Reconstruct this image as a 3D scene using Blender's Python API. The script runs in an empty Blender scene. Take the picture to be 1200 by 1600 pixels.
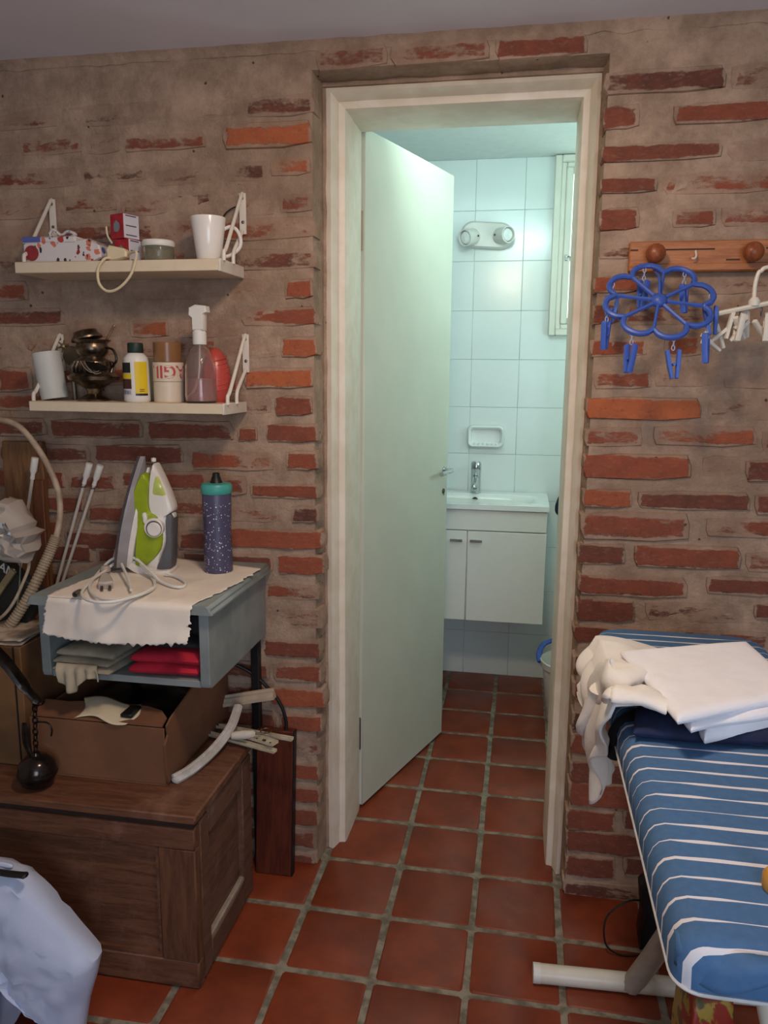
import bpy, math, random
from mathutils import Vector, Matrix, noise
from math import sin, cos, pi, radians
C = bpy.context.scene
COL = bpy.context.collection
# ------------------------------------------------------------------ camera
CAM_YAW, CAM_PITCH, CAM_ROLL = 0.1751, 0.1756, 0.0088
CAM_POS = Vector((0.0, -1.9005, 1.3363)); CAM_F = 1222.4
def cam_axes():
    fw = Vector((-sin(CAM_YAW), cos(CAM_YAW), 0)); rt = Vector((cos(CAM_YAW), sin(CAM_YAW), 0)); up = Vector((0, 0, 1))
    f2 = fw*cos(CAM_PITCH) - up*sin(CAM_PITCH); u2 = up*cos(CAM_PITCH) + fw*sin(CAM_PITCH)
    return rt*cos(CAM_ROLL) + u2*sin(CAM_ROLL), u2*cos(CAM_ROLL) - rt*sin(CAM_ROLL), f2
RT, UP, FW = cam_axes()
cd = bpy.data.cameras.new('camera'); cam = bpy.data.objects.new('camera', cd); COL.objects.link(cam)
cd.sensor_fit = 'VERTICAL'; cd.sensor_height = 36; cd.sensor_width = 27; cd.lens = CAM_F/1600*36
cd.clip_start = 0.02
mw = Matrix((RT, UP, -FW)).transposed().to_4x4(); mw.translation = CAM_POS; cam.matrix_world = mw
C.camera = cam
# ------------------------------------------------------------------ light and exposure
w = bpy.data.worlds.new('world'); C.world = w; w.use_nodes = True
w.node_tree.nodes['Background'].inputs[0].default_value = (0.75, 0.86, 1.0, 1); w.node_tree.nodes['Background'].inputs[1].default_value = 1.0
def area(name, loc, target, sx, sy, power, col, shape='RECTANGLE', spread=pi):
    l = bpy.data.lights.new(name, 'AREA'); l.energy = power; l.color = col; l.shape = shape; l.size = sx; l.spread = spread
    if shape in ('RECTANGLE', 'ELLIPSE'): l.size_y = sy
    o = bpy.data.objects.new(name, l); COL.objects.link(o); o.location = loc
    o.rotation_euler = (Vector(target)-Vector(loc)).to_track_quat('-Z', 'Y').to_euler()
    return o
area('ceiling_lamp_light', (-0.14, -0.95, 2.03), (-0.14, -0.55, 0.0), 0.22, 0.22, 6.6, (1.0, 0.77, 0.56), 'DISK')
pl_ = bpy.data.lights.new('ceiling_lamp_bulb', 'POINT'); pl_.energy = 3.0; pl_.color = (1.0, 0.77, 0.56); pl_.shadow_soft_size = .08
po_ = bpy.data.objects.new('ceiling_lamp_bulb', pl_); COL.objects.link(po_); po_.location = (-0.14, -0.95, 1.93)
area('room_window_light', (0.60, -3.25, 1.20), (0.1, 0.0, 0.6), 1.0, 1.2, 17.0, (0.66, 0.81, 1.0))
area('bathroom_fill_light', (-0.30, 0.62, 2.15), (-0.10, 1.1, 0.6), 0.5, 0.35, 1.6, (0.74, 1.0, 0.96))  # unseen fill added from above to lift the bathroom, no fixture of its own
area('bathroom_ceiling_fill', (-0.02, 0.37, 2.05), (-0.02, 1.2, 2.26), 0.25, 0.12, 2.4, (0.72, 1.0, 0.95))  # added light over the doorway, brightens the bathroom ceiling and upper tiles
area('bathroom_side_fill', (0.74, 0.75, 1.45), (-0.1, 1.3, 2.1), 0.6, 0.5, 4.5, (0.68, 1.0, 0.95))  # added light tilted up at the bathroom ceiling, with no window behind it
C.view_settings.view_transform = 'Standard'; C.view_settings.look = 'None'
C.view_settings.exposure = 0.28; C.view_settings.gamma = 1.0; C.view_settings.use_curve_mapping = False
# ------------------------------------------------------------------ helpers
def at(px, py, x=None, y=None, z=None):          # a point of the photograph on a real plane of the room
    v = FW + RT*((px-600)/CAM_F) - UP*((py-800)/CAM_F)
    if x is not None: k = (x-CAM_POS.x)/v.x
    elif y is not None: k = (y-CAM_POS.y)/v.y
    else: k = (z-CAM_POS.z)/v.z
    return CAM_POS + v*k
def lin(c):
    return tuple(((v/255+0.055)/1.055)**2.4 if v > 10.3 else v/255/12.92 for v in c)
class MB:
    def __init__(s): s.v = []; s.f = []; s.M = Matrix()
    def add(s, vs, fs):
        b = len(s.v); s.v += [s.M @ Vector(p) for p in vs]; s.f += [[b+i for i in f] for f in fs]; return s
    def box(s, x0, x1, y0, y1, z0, z1, b=0.0):
        if b <= 0:
            return s.add([(x, y, z) for z in (z0, z1) for y in (y0, y1) for x in (x0, x1)],
                         [(0, 2, 3, 1), (4, 5, 7, 6), (0, 1, 5, 4), (1, 3, 7, 5), (3, 2, 6, 7), (2, 0, 4, 6)])
        b = min(b, (x1-x0)*.45, (y1-y0)*.45, (z1-z0)*.45)
        def ring(i, z): return [(x0+i, y0+b, z), (x0+b, y0+i, z), (x1-b, y0+i, z), (x1-i, y0+b, z), (x1-i, y1-b, z), (x1-b, y1-i, z), (x0+b, y1-i, z), (x0+i, y1-b, z)]
        def ring2(z): return [(x0+b, y0+b, z), (x0+b, y0+b, z), (x1-b, y0+b, z), (x1-b, y0+b, z), (x1-b, y1-b, z), (x1-b, y1-b, z), (x0+b, y1-b, z), (x0+b, y1-b, z)]
        vs = ring2(z0)+ring(0, z0+b)+ring(0, z1-b)+ring2(z1)
        fs = []
        for r in range(3):
            for i in range(8):
                j = (i+1) % 8; fs.append((r*8+i, r*8+j, r*8+8+j, r*8+8+i))
        fs.append((0, 6, 4, 2)); fs.append((24, 26, 28, 30))
        return s.add(vs, fs)
    def lathe(s, prof, n=24, c=(0, 0, 0), axis='z', sx=1, sy=1, a0=0.0, a1=2*pi):
        full = abs(a1-a0-2*pi) < 1e-6; m = n if full else n+1
        vs = []; fs = []
        for r, h in prof:
            for i in range(m):
                a = a0+(a1-a0)*i/n; x, y = r*cos(a)*sx, r*sin(a)*sy
                p = (x, y, h) if axis == 'z' else ((h, x, y) if axis == 'x' else (y, h, x))
                vs.append((p[0]+c[0], p[1]+c[1], p[2]+c[2]))
        for k in range(len(prof)-1):
            for i in range(n):
                j = (i+1) % m; fs.append((k*m+i, k*m+j, k*m+m+j, k*m+m+i))
        if full:
            if prof[0][0] > 1e-5: fs.append(tuple(range(m))[::-1])
            if prof[-1][0] > 1e-5: fs.append(tuple(range((len(prof)-1)*m, len(prof)*m)))
        return s.add(vs, fs)
    def tube(s, pts, r, n=8, closed=False, flat=None):
        P = [Vector(p) for p in pts]; N = len(P); R = r if isinstance(r, (list, tuple)) else [r]*N
        T = []
        for i in range(N):
            a = P[(i-1) % N] if (closed or i > 0) else P[i]; b = P[(i+1) % N] if (closed or i < N-1) else P[i]
            t = b-a; T.append(t.normalized() if t.length > 1e-9 else Vector((0, 0, 1)))
        u = T[0].cross(Vector((0, 0, 1)))
        if u.length < .05: u = T[0].cross(Vector((0, 1, 0)))
        u.normalize(); vs = []; fs = []
        for i in range(N):
            u = (u - T[i]*u.dot(T[i])).normalized(); v = T[i].cross(u)
            for k in range(n):
                a = 2*pi*k/n
                vs.append(P[i]+u*(R[i]*cos(a))+v*(R[i]*sin(a)*(flat or 1)))
        for i in range(N if closed else N-1):
            j = (i+1) % N
            for k in range(n):
                l = (k+1) % n; fs.append((i*n+k, i*n+l, j*n+l, j*n+k))
        if not closed: fs.append(tuple(range(n))[::-1]); fs.append(tuple(range((N-1)*n, N*n)))
        return s.add(vs, fs)
    def prism(s, poly, h0, h1, axis='y', bev=0.0):
        # polygon in the two other axes, extruded along axis; optional chamfer towards both ends
        n = len(poly)
        cx = sum(p[0] for p in poly)/n; cy = sum(p[1] for p in poly)/n
        def put(p, h): return {'y': (p[0], h, p[1]), 'z': (p[0], p[1], h), 'x': (h, p[0], p[1])}[axis]
        def inset(p):
            d = math.hypot(p[0]-cx, p[1]-cy) or 1; k = max(0, 1-bev/d); return (cx+(p[0]-cx)*k, cy+(p[1]-cy)*k)
        rings = [(poly, h0), (poly, h1)] if bev <= 0 else [([inset(p) for p in poly], h0), (poly, h0+bev), (poly, h1-bev), ([inset(p) for p in poly], h1)]
        vs = [put(p, h) for r, h in rings for p in r]; fs = []
        for k in range(len(rings)-1):
            for i in range(n):
                j = (i+1) % n; fs.append((k*n+i, k*n+j, k*n+n+j, k*n+n+i))
        fs.append(tuple(range(n))[::-1]); fs.append(tuple(range((len(rings)-1)*n, len(rings)*n)))
        return s.add(vs, fs)
    def grid(s, fn, nu, nv):
        vs = [fn(i/nu, j/nv) for j in range(nv+1) for i in range(nu+1)]; m = nu+1
        return s.add(vs, [(j*m+i, j*m+i+1, j*m+m+i+1, j*m+m+i) for j in range(nv) for i in range(nu)])
    def slab(s, q, z0, z1, nu=14, nv=14, rnd=.12, amp=.003, seed=0, fr=9):
        # a soft folded slab on a quad of ground points
        q = [Vector((p[0], p[1], 0)) for p in q]; sd = Vector((seed*3.1, seed*1.7, seed))
        def base(u, v): return (q[0]*(1-u)+q[1]*u)*(1-v)+(q[3]*(1-u)+q[2]*u)*v
        def fall(u):
            e = min(u, 1-u)/rnd
            return 1.0 if e >= 1 else math.sqrt(max(0, 1-(1-e)**2))
        zm = (z0+z1)/2
        def prm(u): return .5-.5*cos(pi*u) if rnd > 0 else u
        def top(u, v):
            u, v = prm(u), prm(v); p = base(u, v); k = min(fall(u), fall(v)); nz = noise.noise(p*fr+sd)
            sh = noise.noise_vector(p*fr*.7+sd)*amp*1.5
            return (p.x+sh.x, p.y+sh.y, zm+(z1-zm)*k+nz*amp*k)
        def bot(u, v):
            u, v = prm(1-u), prm(v); p = base(u, v); k = min(fall(u), fall(v)); sh = noise.noise_vector(p*fr*.7+sd)*amp*1.5
            return (p.x+sh.x, p.y+sh.y, zm-(zm-z0)*k)
        s.grid(top, nu, nv); return s.grid(bot, nu, nv)
def cr(P, n=6, closed=False):
    P = [Vector(p) for p in P]; N = len(P); out = []
    for i in range(N if closed else N-1):
        g = (lambda k: P[k % N]) if closed else (lambda k: P[max(0, min(N-1, k))])
        a, b, c, d = g(i-1), g(i), g(i+1), g(i+2)
        for k in range(n):
            t = k/n; out.append(.5*((2*b)+(c-a)*t+(2*a-5*b+4*c-d)*t*t+(3*b-a-3*c+d)*t**3))
    if not closed: out.append(P[-1])
    return out
WL = {}
def mesh(mb, name, off=Vector((0, 0, 0)), smooth=40):
    me = bpy.data.meshes.new(name); me.from_pydata([tuple(p-off) for p in mb.v], [], mb.f); me.validate()
    if smooth:
        me.polygons.foreach_set('use_smooth', [True]*len(me.polygons))
        me.set_sharp_from_angle(angle=radians(smooth))
    return me
def part(mb, name, mat, parent=None, label=None, smooth=40, pivot=None):
    off = WL.get(parent.name, Vector((0, 0, 0))) if parent else Vector((0, 0, 0))
    me = mesh(mb, name, off, smooth); me.materials.append(mat)
    o = bpy.data.objects.new(name, me); COL.objects.link(o)
    if parent: o.parent = parent
    WL[o.name] = off
    if label: o['label'] = label
    return o
def tag(o, label, cat, group=None, kind=None):
    o['label'] = label; o['category'] = cat
    if group: o['group'] = group
    if kind: o['kind'] = kind
    return o
def thing(name, label, cat, loc=(0, 0, 0), group=None, kind=None):
    o = bpy.data.objects.new(name, None); COL.objects.link(o); o.location = loc; o.empty_display_size = .02
    WL[o.name] = Vector(loc); return tag(o, label, cat, group, kind)
def single(mb, name, mat, label, cat, loc=(0, 0, 0), group=None, kind=None, smooth=40):
    me = mesh(mb, name, Vector(loc), smooth); me.materials.append(mat)
    o = bpy.data.objects.new(name, me); COL.objects.link(o); o.location = loc; WL[o.name] = Vector(loc)
    return tag(o, label, cat, group, kind)
def soft(o, lv=1):
    m = o.modifiers.new('subd', 'SUBSURF'); m.levels = lv; m.render_levels = lv; return o
def thick(o, t, off=-1):
    m = o.modifiers.new('thickness', 'SOLIDIFY'); m.thickness = t; m.offset = off; return o
# ------------------------------------------------------------------ materials
class NT:
    def __init__(s, name):
        s.m = bpy.data.materials.new(name); s.m.use_nodes = True; s.t = s.m.node_tree; s.p = s.t.nodes['Principled BSDF']
    def n(s, ty, **kw):
        o = s.t.nodes.new(ty)
        for k, v in kw.items(): setattr(o, k, v)
        return o
    def l(s, a, b): s.t.links.new(a, b)
    def math(s, op, a, b=None, clamp=False):
        o = s.n('ShaderNodeMath', operation=op, use_clamp=clamp)
        for i, q in enumerate((a, b)):
            if q is None: continue
            if isinstance(q, (int, float)): o.inputs[i].default_value = q
            else: s.l(q, o.inputs[i])
        return o.outputs[0]
    def mix(s, f, a, b):
        o = s.n('ShaderNodeMix', data_type='RGBA')
        for i, q in ((0, f), (6, a), (7, b)):
            if isinstance(q, (int, float)): o.inputs[i].default_value = q
            elif isinstance(q, tuple): o.inputs[i].default_value = (*q, 1) if len(q) == 3 else q
            else: s.l(q, o.inputs[i])
        return o.outputs[2]
    def noise(s, vec, scale, detail=3, rough=.55, dist=0):
        o = s.n('ShaderNodeTexNoise'); o.inputs['Scale'].default_value = scale; o.inputs['Detail'].default_value = detail
        o.inputs['Roughness'].default_value = rough; o.inputs['Distortion'].default_value = dist; s.l(vec, o.inputs['Vector']); return o.outputs['Fac']
    def coord(s, k='Object'): return s.n('ShaderNodeTexCoord').outputs[k]
    def pos(s): return s.n('ShaderNodeNewGeometry').outputs['Position']
    def mapv(s, vec, sc):
        o = s.n('ShaderNodeMapping'); o.inputs['Scale'].default_value = sc; s.l(vec, o.inputs[0]); return o.outputs[0]
    def sstep(s, v, a, b):
        o = s.n('ShaderNodeMapRange', interpolation_type='SMOOTHSTEP'); o.inputs[1].default_value = a; o.inputs[2].default_value = b; s.l(v, o.inputs[0]); return o.outputs[0]
    def bump(s, h, strength=.3, dist=.002):
        o = s.n('ShaderNodeBump'); o.inputs['Strength'].default_value = strength; o.inputs['Distance'].default_value = dist; s.l(h, o.inputs['Height']); s.l(o.outputs[0], s.p.inputs['Normal'])
    def set(s, col=None, rough=None, metal=None, spec=None):
        if col is not None:
            if isinstance(col, tuple): s.p.inputs['Base Color'].default_value = (*col, 1)
            else: s.l(col, s.p.inputs['Base Color'])
        if rough is not None: s.p.inputs['Roughness'].default_value = rough
        if metal is not None: s.p.inputs['Metallic'].default_value = metal
        if spec is not None: s.p.inputs['Specular IOR Level'].default_value = spec
        return s.m
def P(name, rgb, rough=.55, metal=0, var=.15, scale=25, bump=0, bscale=150, rgb2=None, spec=.4):
    k = NT(name); v = k.coord(); a = lin(rgb); b = lin(rgb2) if rgb2 else tuple(c*(1-var) for c in a)
    f = k.noise(v, scale, 3); f = k.sstep(f, .35, .65)
    c = k.mix(f, a, b)
    if bump: k.bump(k.noise(v, bscale, 3), .5, bump)
    return k.set(c, rough, metal, spec)
def wood(name, c1, c2, axis='x', rough=.5, sc=14, wear=None):
    k = NT(name); v = k.coord(); s = {'x': (1, 9, 9), 'y': (9, 1, 9), 'z': (9, 9, 1)}[axis]
    m = k.mapv(v, s); f = k.noise(m, sc, 4, .6, .6); g = k.noise(m, sc*6, 2)
    f = k.math('ADD', k.math('MULTIPLY', f, .75), k.math('MULTIPLY', g, .25))
    c = k.mix(k.sstep(f, .35, .65), lin(c1), lin(c2))
    if wear:
        q = k.noise(v, 9, 5, .7); c = k.mix(k.math('MULTIPLY', k.sstep(q, .5, .72), .6), c, lin(wear))
    k.bump(f, .3, .001); return k.set(c, rough, 0, .35)
def glass(name, rgb, rough=.02, tr=1.0, alpha=1.0):
    k = NT(name); k.p.inputs['Transmission Weight'].default_value = tr; k.p.inputs['IOR'].default_value = 1.3
    return k.set(lin(rgb), rough)
# mortar and brick share one lime wash
def mortar_col(k, v):
    f = k.noise(v, 9, 6, .72); g = k.noise(v, 45, 4, .7)
    c = k.mix(k.sstep(f, .3, .7), lin((140, 117, 100)), lin((184, 157, 137)))
    c = k.mix(k.math('MULTIPLY', k.sstep(k.noise(v, 2.3, 3), .45, .7), .45), c, lin((122, 98, 80)))
    c = k.mix(k.math('MULTIPLY', k.sstep(g, .62, .78), .35), c, lin((92, 74, 62)))
    o = k.n('ShaderNodeTexVoronoi'); o.inputs['Scale'].default_value = 26; k.l(v, o.inputs['Vector']); s = k.n('ShaderNodeSeparateColor'); k.l(o.outputs['Color'], s.inputs[0])
    d = k.math('ADD', o.outputs['Distance'], k.math('MULTIPLY', k.noise(v, 220, 2), .12))
    pit = k.math('MULTIPLY', k.math('LESS_THAN', d, .15), k.math('GREATER_THAN', s.outputs[0], .82))
    return k.mix(k.math('MULTIPLY', pit, .8), c, lin((52, 40, 34)))
def mk_mortar():
    k = NT('lime_mortar'); v = k.pos(); c = mortar_col(k, v)
    h = k.math('ADD', k.noise(v, 30, 5, .7), k.math('MULTIPLY', k.noise(v, 160, 3), .4)); k.bump(h, .75, .006)
    return k.set(c, .92, 0, .15)
def mk_brick():
    k = NT('smeared_brick'); v = k.pos(); g = k.coord('Generated')
    def attr(n): return k.n('ShaderNodeAttribute', attribute_type='OBJECT', attribute_name=n).outputs['Fac']
    ex, tone, bias, asp = attr('expose'), attr('tone'), attr('bias'), attr('asp')
    sp = k.n('ShaderNodeSeparateXYZ'); k.l(g, sp.inputs[0]); gx, gz = sp.outputs[0], sp.outputs[2]
    dx = k.math('MULTIPLY', k.math('MINIMUM', gx, k.math('SUBTRACT', 1.0, gx)), asp)
    dz = k.math('MINIMUM', gz, k.math('SUBTRACT', 1.0, gz))
    edge = k.sstep(k.math('MINIMUM', dx, dz), 0.0, .3)
    sv = k.mapv(v, (1, 1, 2.2)); n1 = k.noise(sv, 14, 5, .65, .4); n2 = k.noise(sv, 60, 4, .7)
    t = k.math('ADD', k.math('MULTIPLY', n1, 1.7), k.math('MULTIPLY', n2, .75))
    t = k.math('ADD', t, k.math('MULTIPLY', ex, 1.25))
    t = k.math('ADD', t, k.math('MULTIPLY', edge, 1.05))
    t = k.math('ADD', t, k.math('MULTIPLY', k.math('MULTIPLY', k.math('SUBTRACT', gx, .5), bias), 1.3))
    t = k.math('ADD', t, k.math('MULTIPLY', k.math('SUBTRACT', .5, gz), .35))
    mask = k.sstep(t, 2.5, 2.85)
    tn = k.math('ADD', tone, k.math('MULTIPLY', k.math('SUBTRACT', k.noise(v, 22, 4, .6), .5), .55))
    ramp = k.n('ShaderNodeValToRGB'); e = ramp.color_ramp.elements
    e[0].position = .0; e[0].color = (*lin((84, 60, 54)), 1); e[1].position = 1.0; e[1].color = (*lin((180, 102, 66)), 1)
    q = e.new(.3); q.color = (*lin((120, 70, 57)), 1); q = e.new(.6); q.color = (*lin((146, 80, 60)), 1)
    k.l(tn, ramp.inputs[0])
    bc = k.mix(k.math('MULTIPLY', k.sstep(k.noise(v, 120, 3), .55, .75), .35), ramp.outputs[0], lin((96, 52, 42)))
    bc = k.mix(k.math('MULTIPLY', k.sstep(n2, .5, .75), .22), bc, lin((176, 140, 118)))
    ghost = k.mix(.16, mortar_col(k, v), bc)
    c = k.mix(mask, ghost, bc)
    h = k.math('SUBTRACT', k.noise(v, 90, 4, .7), k.math('MULTIPLY', mask, .9)); k.bump(h, .7, .003)
    return k.set(c, .9, 0, .15)
M_mortar = mk_mortar(); M_brick = mk_brick()
def mk_tile():
    k = NT('terracotta_tile'); v = k.pos(); r = k.n('ShaderNodeObjectInfo').outputs['Random']
    f = k.noise(v, 9, 4, .6)
    c = k.mix(k.sstep(f, .3, .72), lin((144, 64, 36)), lin((116, 50, 31)))
    c = k.mix(k.math('MULTIPLY', r, .4), c, lin((108, 52, 36)))
    c = k.mix(k.math('MULTIPLY', k.sstep(k.noise(v, 3.5, 5, .7), .55, .75), .3), c, lin((150, 112, 90)))
    k.bump(k.noise(v, 60, 3), .25, .001); return k.set(c, .42, 0, .35)
M_tile = mk_tile()
M_grout = P('floor_grout', (150, 140, 124), .9, rgb2=(108, 98, 84), scale=30, bump=.002, bscale=120)
M_ceil = P('ceiling_paint', (232, 230, 240), .8, var=.05, scale=3)
M_white = P('white_paint', (226, 222, 210), .45, var=.05, scale=12)
M_frame = P('cream_gloss_paint', (234, 222, 206), .4, rgb2=(224, 210, 190), scale=14, bump=.0012, bscale=90)
M_door = P('door_paint', (208, 208, 192), .38, var=.04, scale=6)
M_btile = P('white_glazed_tile', (226, 232, 230), .18, var=.03, scale=5, spec=.5)
M_bgrout = P('wall_grout', (206, 214, 212), .8, var=.1)
M_bceil = P('bathroom_ceiling_paint', (226, 230, 228), .8, var=.04)
M_lam = P('white_laminate', (232, 230, 224), .25, var=.02)
M_cer = P('white_ceramic', (238, 240, 238), .1, var=.02, spec=.6)
M_chrome = P('chrome', (200, 202, 204), .15, 1, var=.1)
M_black = P('black_plastic', (24, 23, 24), .45, var=.3)
M_dark = P('dark_iron', (52, 44, 40), .3, .7, rgb2=(30, 26, 24), scale=30)
M_wplastic = P('white_plastic', (226, 222, 216), .4, var=.04)
M_cream = P('cream_shelf_laminate', (222, 204, 178), .5, var=.05)
M_bracket = P('white_bracket_enamel', (222, 212, 200), .4, var=.06)
M_screw = P('screw_steel', (110, 100, 90), .4, .8)
# ------------------------------------------------------------------ floor
FLX0, FLX1, FLY0 = -1.80, 1.60, -3.30
def structure(name, label, cat='wall', loc=(0, 0, 0)): return thing(name, label, cat, loc, kind='structure')
fl = structure('floor', 'square terracotta tiles with grey mortar joints covering the whole floor', 'floor')
part(MB().box(FLX0, FLX1, FLY0, 1.7, -.06, -.0022), 'grout_bed', M_grout, fl)
TP, TX, TY = .21, -.077, 1.5008
tm = []
for s in range(6):
    rr = random.Random(s); n = 5; h = .0975
    out = []
    for a, b in (((-1, -1), (1, -1)), ((1, -1), (1, 1)), ((1, 1), (-1, 1)), ((-1, 1), (-1, -1))):
        for t in (.03, .5, .97):
            x = (a[0]*(1-t)+b[0]*t)*h; y = (a[1]*(1-t)+b[1]*t)*h
            k = 1+rr.uniform(-.012, .008); out.append((x*k, y*k))
    mb = MB(); N = len(out)
    mb.add([(x, y, -.006) for x, y in out]+[(x, y, -.0025) for x, y in out]+[(x*.972, y*.972, 0) for x, y in out],
           [(k*N+i, k*N+(i+1) % N, k*N+N+(i+1) % N, k*N+N+i) for k in (0, 1) for i in range(N)]+[tuple(range(2*N, 3*N))])
    me = mesh(mb, 'floor_tile'); me.materials.append(M_tile); tm.append(me)
rnd = random.Random(4)
for i in range(-7, 6):
    for j in range(0, 15):
        x = TX+(i+.5)*TP; y = TY-(j+.5)*TP
        if x < -1.3 or x > .85: continue
        if 0.02 < y < .28 and (x < -.5 or x > .2): continue
        if y > .28 and x > .8: continue
        o = bpy.data.objects.new('floor_tile', tm[rnd.randrange(6)]); COL.objects.link(o); o.parent = fl
        o.location = (x, y, rnd.uniform(-.001, .001)); o.rotation_euler = (rnd.uniform(-.004, .004), rnd.uniform(-.004, .004), rnd.choice((0, 1, 2, 3))*pi/2+rnd.uniform(-.006, .006))
# ------------------------------------------------------------------ brick walls
WT = .29
def nz(p, f, s=0): return noise.noise(Vector(p)*f+Vector((s, s*2, s)))
def plaster_face(mb, path, z0, z1, step=.02, amp=.003):
    pts = []
    for a, b in zip(path, path[1:]):
        n = max(1, int(math.hypot(b[0]-a[0], b[1]-a[1])/step))
        pts += [(a[0]+(b[0]-a[0])*k/n, a[1]+(b[1]-a[1])*k/n) for k in range(n)]
    pts.append(path[-1]); m = max(1, int((z1-z0)/step))
    def f(u, v):
        x, y = pts[round(u*(len(pts)-1))]; z = z0+(z1-z0)*v
        return (x, y+nz((x, y, z), 9)*amp+nz((x, y, z), 38, 3)*amp*.5, z)
    mb.grid(f, len(pts)-1, m)
BRK = []
for s in range(10):            # ragged hand-made brick faces, unit sized, shared between the walls
    rr = random.Random(50+s); mb = MB(); o = []
    for a, b in (((-1, -1), (1, -1)), ((1, -1), (1, 1)), ((1, 1), (-1, 1)), ((-1, 1), (-1, -1))):
        for t in ((.04, .36, .68) if a[1] == b[1] else (.14, .62)):
            x = (a[0]*(1-t)+b[0]*t)*.5; z = (a[1]*(1-t)+b[1]*t)*.5
            o.append((x+rr.uniform(-.010, .006), z+rr.uniform(-.05, .03)))
    N = len(o)
    mb.add([(x, 1, z) for x, z in o]+[(x, .12, z) for x, z in o]+[(x*.982, rr.uniform(-.02, .03), z*.91) for x, z in o],
           [(k*N+(i+1) % N, k*N+i, k*N+N+i, k*N+N+(i+1) % N) for k in (0, 1) for i in range(N)]+[tuple(range(2*N, 3*N))[::-1]])
    me = mesh(mb, 'brick', smooth=30); me.materials.append(M_brick); BRK.append(me)
def brick(parent, x0, x1, z0, z1, tone, expose, bias, proud, rr, depth=.05):
    o = bpy.data.objects.new('brick', BRK[rr.randrange(10)]); COL.objects.link(o); o.parent = parent
    x0 -= .004; x1 += .004; z0 -= .004; z1 += .003
    o.scale = (x1-x0, depth, z1-z0); o.location = ((x0+x1)/2, -proud, (z0+z1)/2); o.rotation_euler = (0, rr.uniform(-.008, .008), 0)
    o['expose'] = float(expose); o['tone'] = float(tone); o['bias'] = float(bias); o['asp'] = float((x1-x0)/(z1-z0))
LEFT = [(-0.614,-0.523,1.8,1.837,0.8,0.35,0.2),
 (-0.731,-0.519,1.864,1.916,0.85,0.6,0.2),
 (-0.877,-0.694,1.936,1.969,0.1,0.25,0.0),
 (-0.989,-0.782,1.868,1.901,0.4,0.35,0.0),
 (-1.271,-1.107,1.869,1.911,0.4,0.3,0.0),
 (-1.104,-0.942,1.799,1.83,0.1,0.25,0.0),
 (-0.909,-0.743,1.788,1.823,0.2,0.12,0.0),
 (-0.869,-0.77,1.73,1.767,0.05,0.3,0.3),
 (-0.592,-0.519,1.716,1.752,0.4,0.4,0.0),
 (-0.697,-0.616,1.71,1.745,0.4,0.15,0.0),
 (-1.161,-1.022,1.73,1.768,0.3,0.25,0.0),
 (-0.582,-0.519,1.517,1.558,0.6,0.75,0.2),
 (-0.726,-0.601,1.515,1.559,0.5,0.1,0.0),
 (-0.695,-0.513,1.451,1.492,0.5,0.5,0.7),
 (-0.594,-0.509,1.377,1.421,0.75,0.85,0.0),
 (-0.747,-0.613,1.373,1.417,0.5,0.1,0.0),
 (-0.692,-0.519,1.3,1.347,0.9,0.65,0.2),
 (-0.611,-0.521,1.234,1.276,0.4,0.95,0.0),
 (-0.635,-0.51,1.166,1.208,0.4,0.9,0.0),
 (-0.71,-0.666,1.167,1.196,0.4,0.8,0.0),
 (-0.842,-0.623,1.09,1.136,0.6,0.4,-0.6),
 (-0.584,-0.509,1.096,1.141,0.5,0.75,0.2),
 (-0.681,-0.509,1.022,1.056,0.45,0.7,0.2),
 (-0.572,-0.506,0.962,1.002,0.1,0.6,0.0),
 (-0.742,-0.61,0.957,0.992,0.4,0.2,0.0),
 (-0.741,-0.5,0.89,0.936,0.6,1.0,0.0),
 (-0.612,-0.494,0.825,0.869,0.6,1.0,0.0),
 (-0.646,-0.508,0.755,0.793,0.5,0.35,-0.2),
 (-0.639,-0.498,0.674,0.726,0.4,0.2,0.2),
 (-0.654,-0.504,0.597,0.64,0.3,0.85,0.0),
 (-0.627,-0.502,0.53,0.575,0.5,0.6,0.5),
 (-0.637,-0.494,0.46,0.507,0.7,0.95,0.0),
 (-0.611,-0.501,0.391,0.433,0.6,0.85,0.2),
 (-0.6,-0.505,0.323,0.364,0.4,0.2,0.2),
 (-0.614,-0.509,0.249,0.294,0.6,0.8,0.2),
 (-0.615,-0.509,0.183,0.226,0.5,0.9,0.0),
 (-0.616,-0.512,0.114,0.162,0.4,0.9,0.0),
 (-0.616,-0.518,0.045,0.102,0.35,0.55,0.0),
 (-0.617,-0.525,-0.018,0.029,0.35,0.6,0.0),
 (-1.112,-0.868,1.101,1.146,0.35,0.7,0.2),
 (-1.191,-1.061,1.023,1.066,0.35,0.5,0.0),
 (-1.042,-0.809,1.035,1.081,0.35,0.5,0.3),
 (-1.14,-1.001,0.938,0.982,0.35,0.6,0.0),
 (-0.973,-0.767,0.962,1.007,0.35,0.4,0.0),
 (-1.211,-0.977,0.862,0.911,0.3,0.7,0.0),
 (-0.886,-0.77,0.875,0.923,0.35,0.6,0.0),
 (-1.378,-1.284,1.283,1.341,0.45,0.7,-0.3),
 (-0.853,-0.712,1.286,1.329,0.6,0.4,0.4),
 (-0.995,-0.896,1.424,1.464,0.7,0.5,0.3),
 (-1.164,-1.012,1.424,1.464,0.55,0.15,0.0),
 (-0.873,-0.712,1.424,1.463,0.5,0.15,0.0)]
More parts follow.
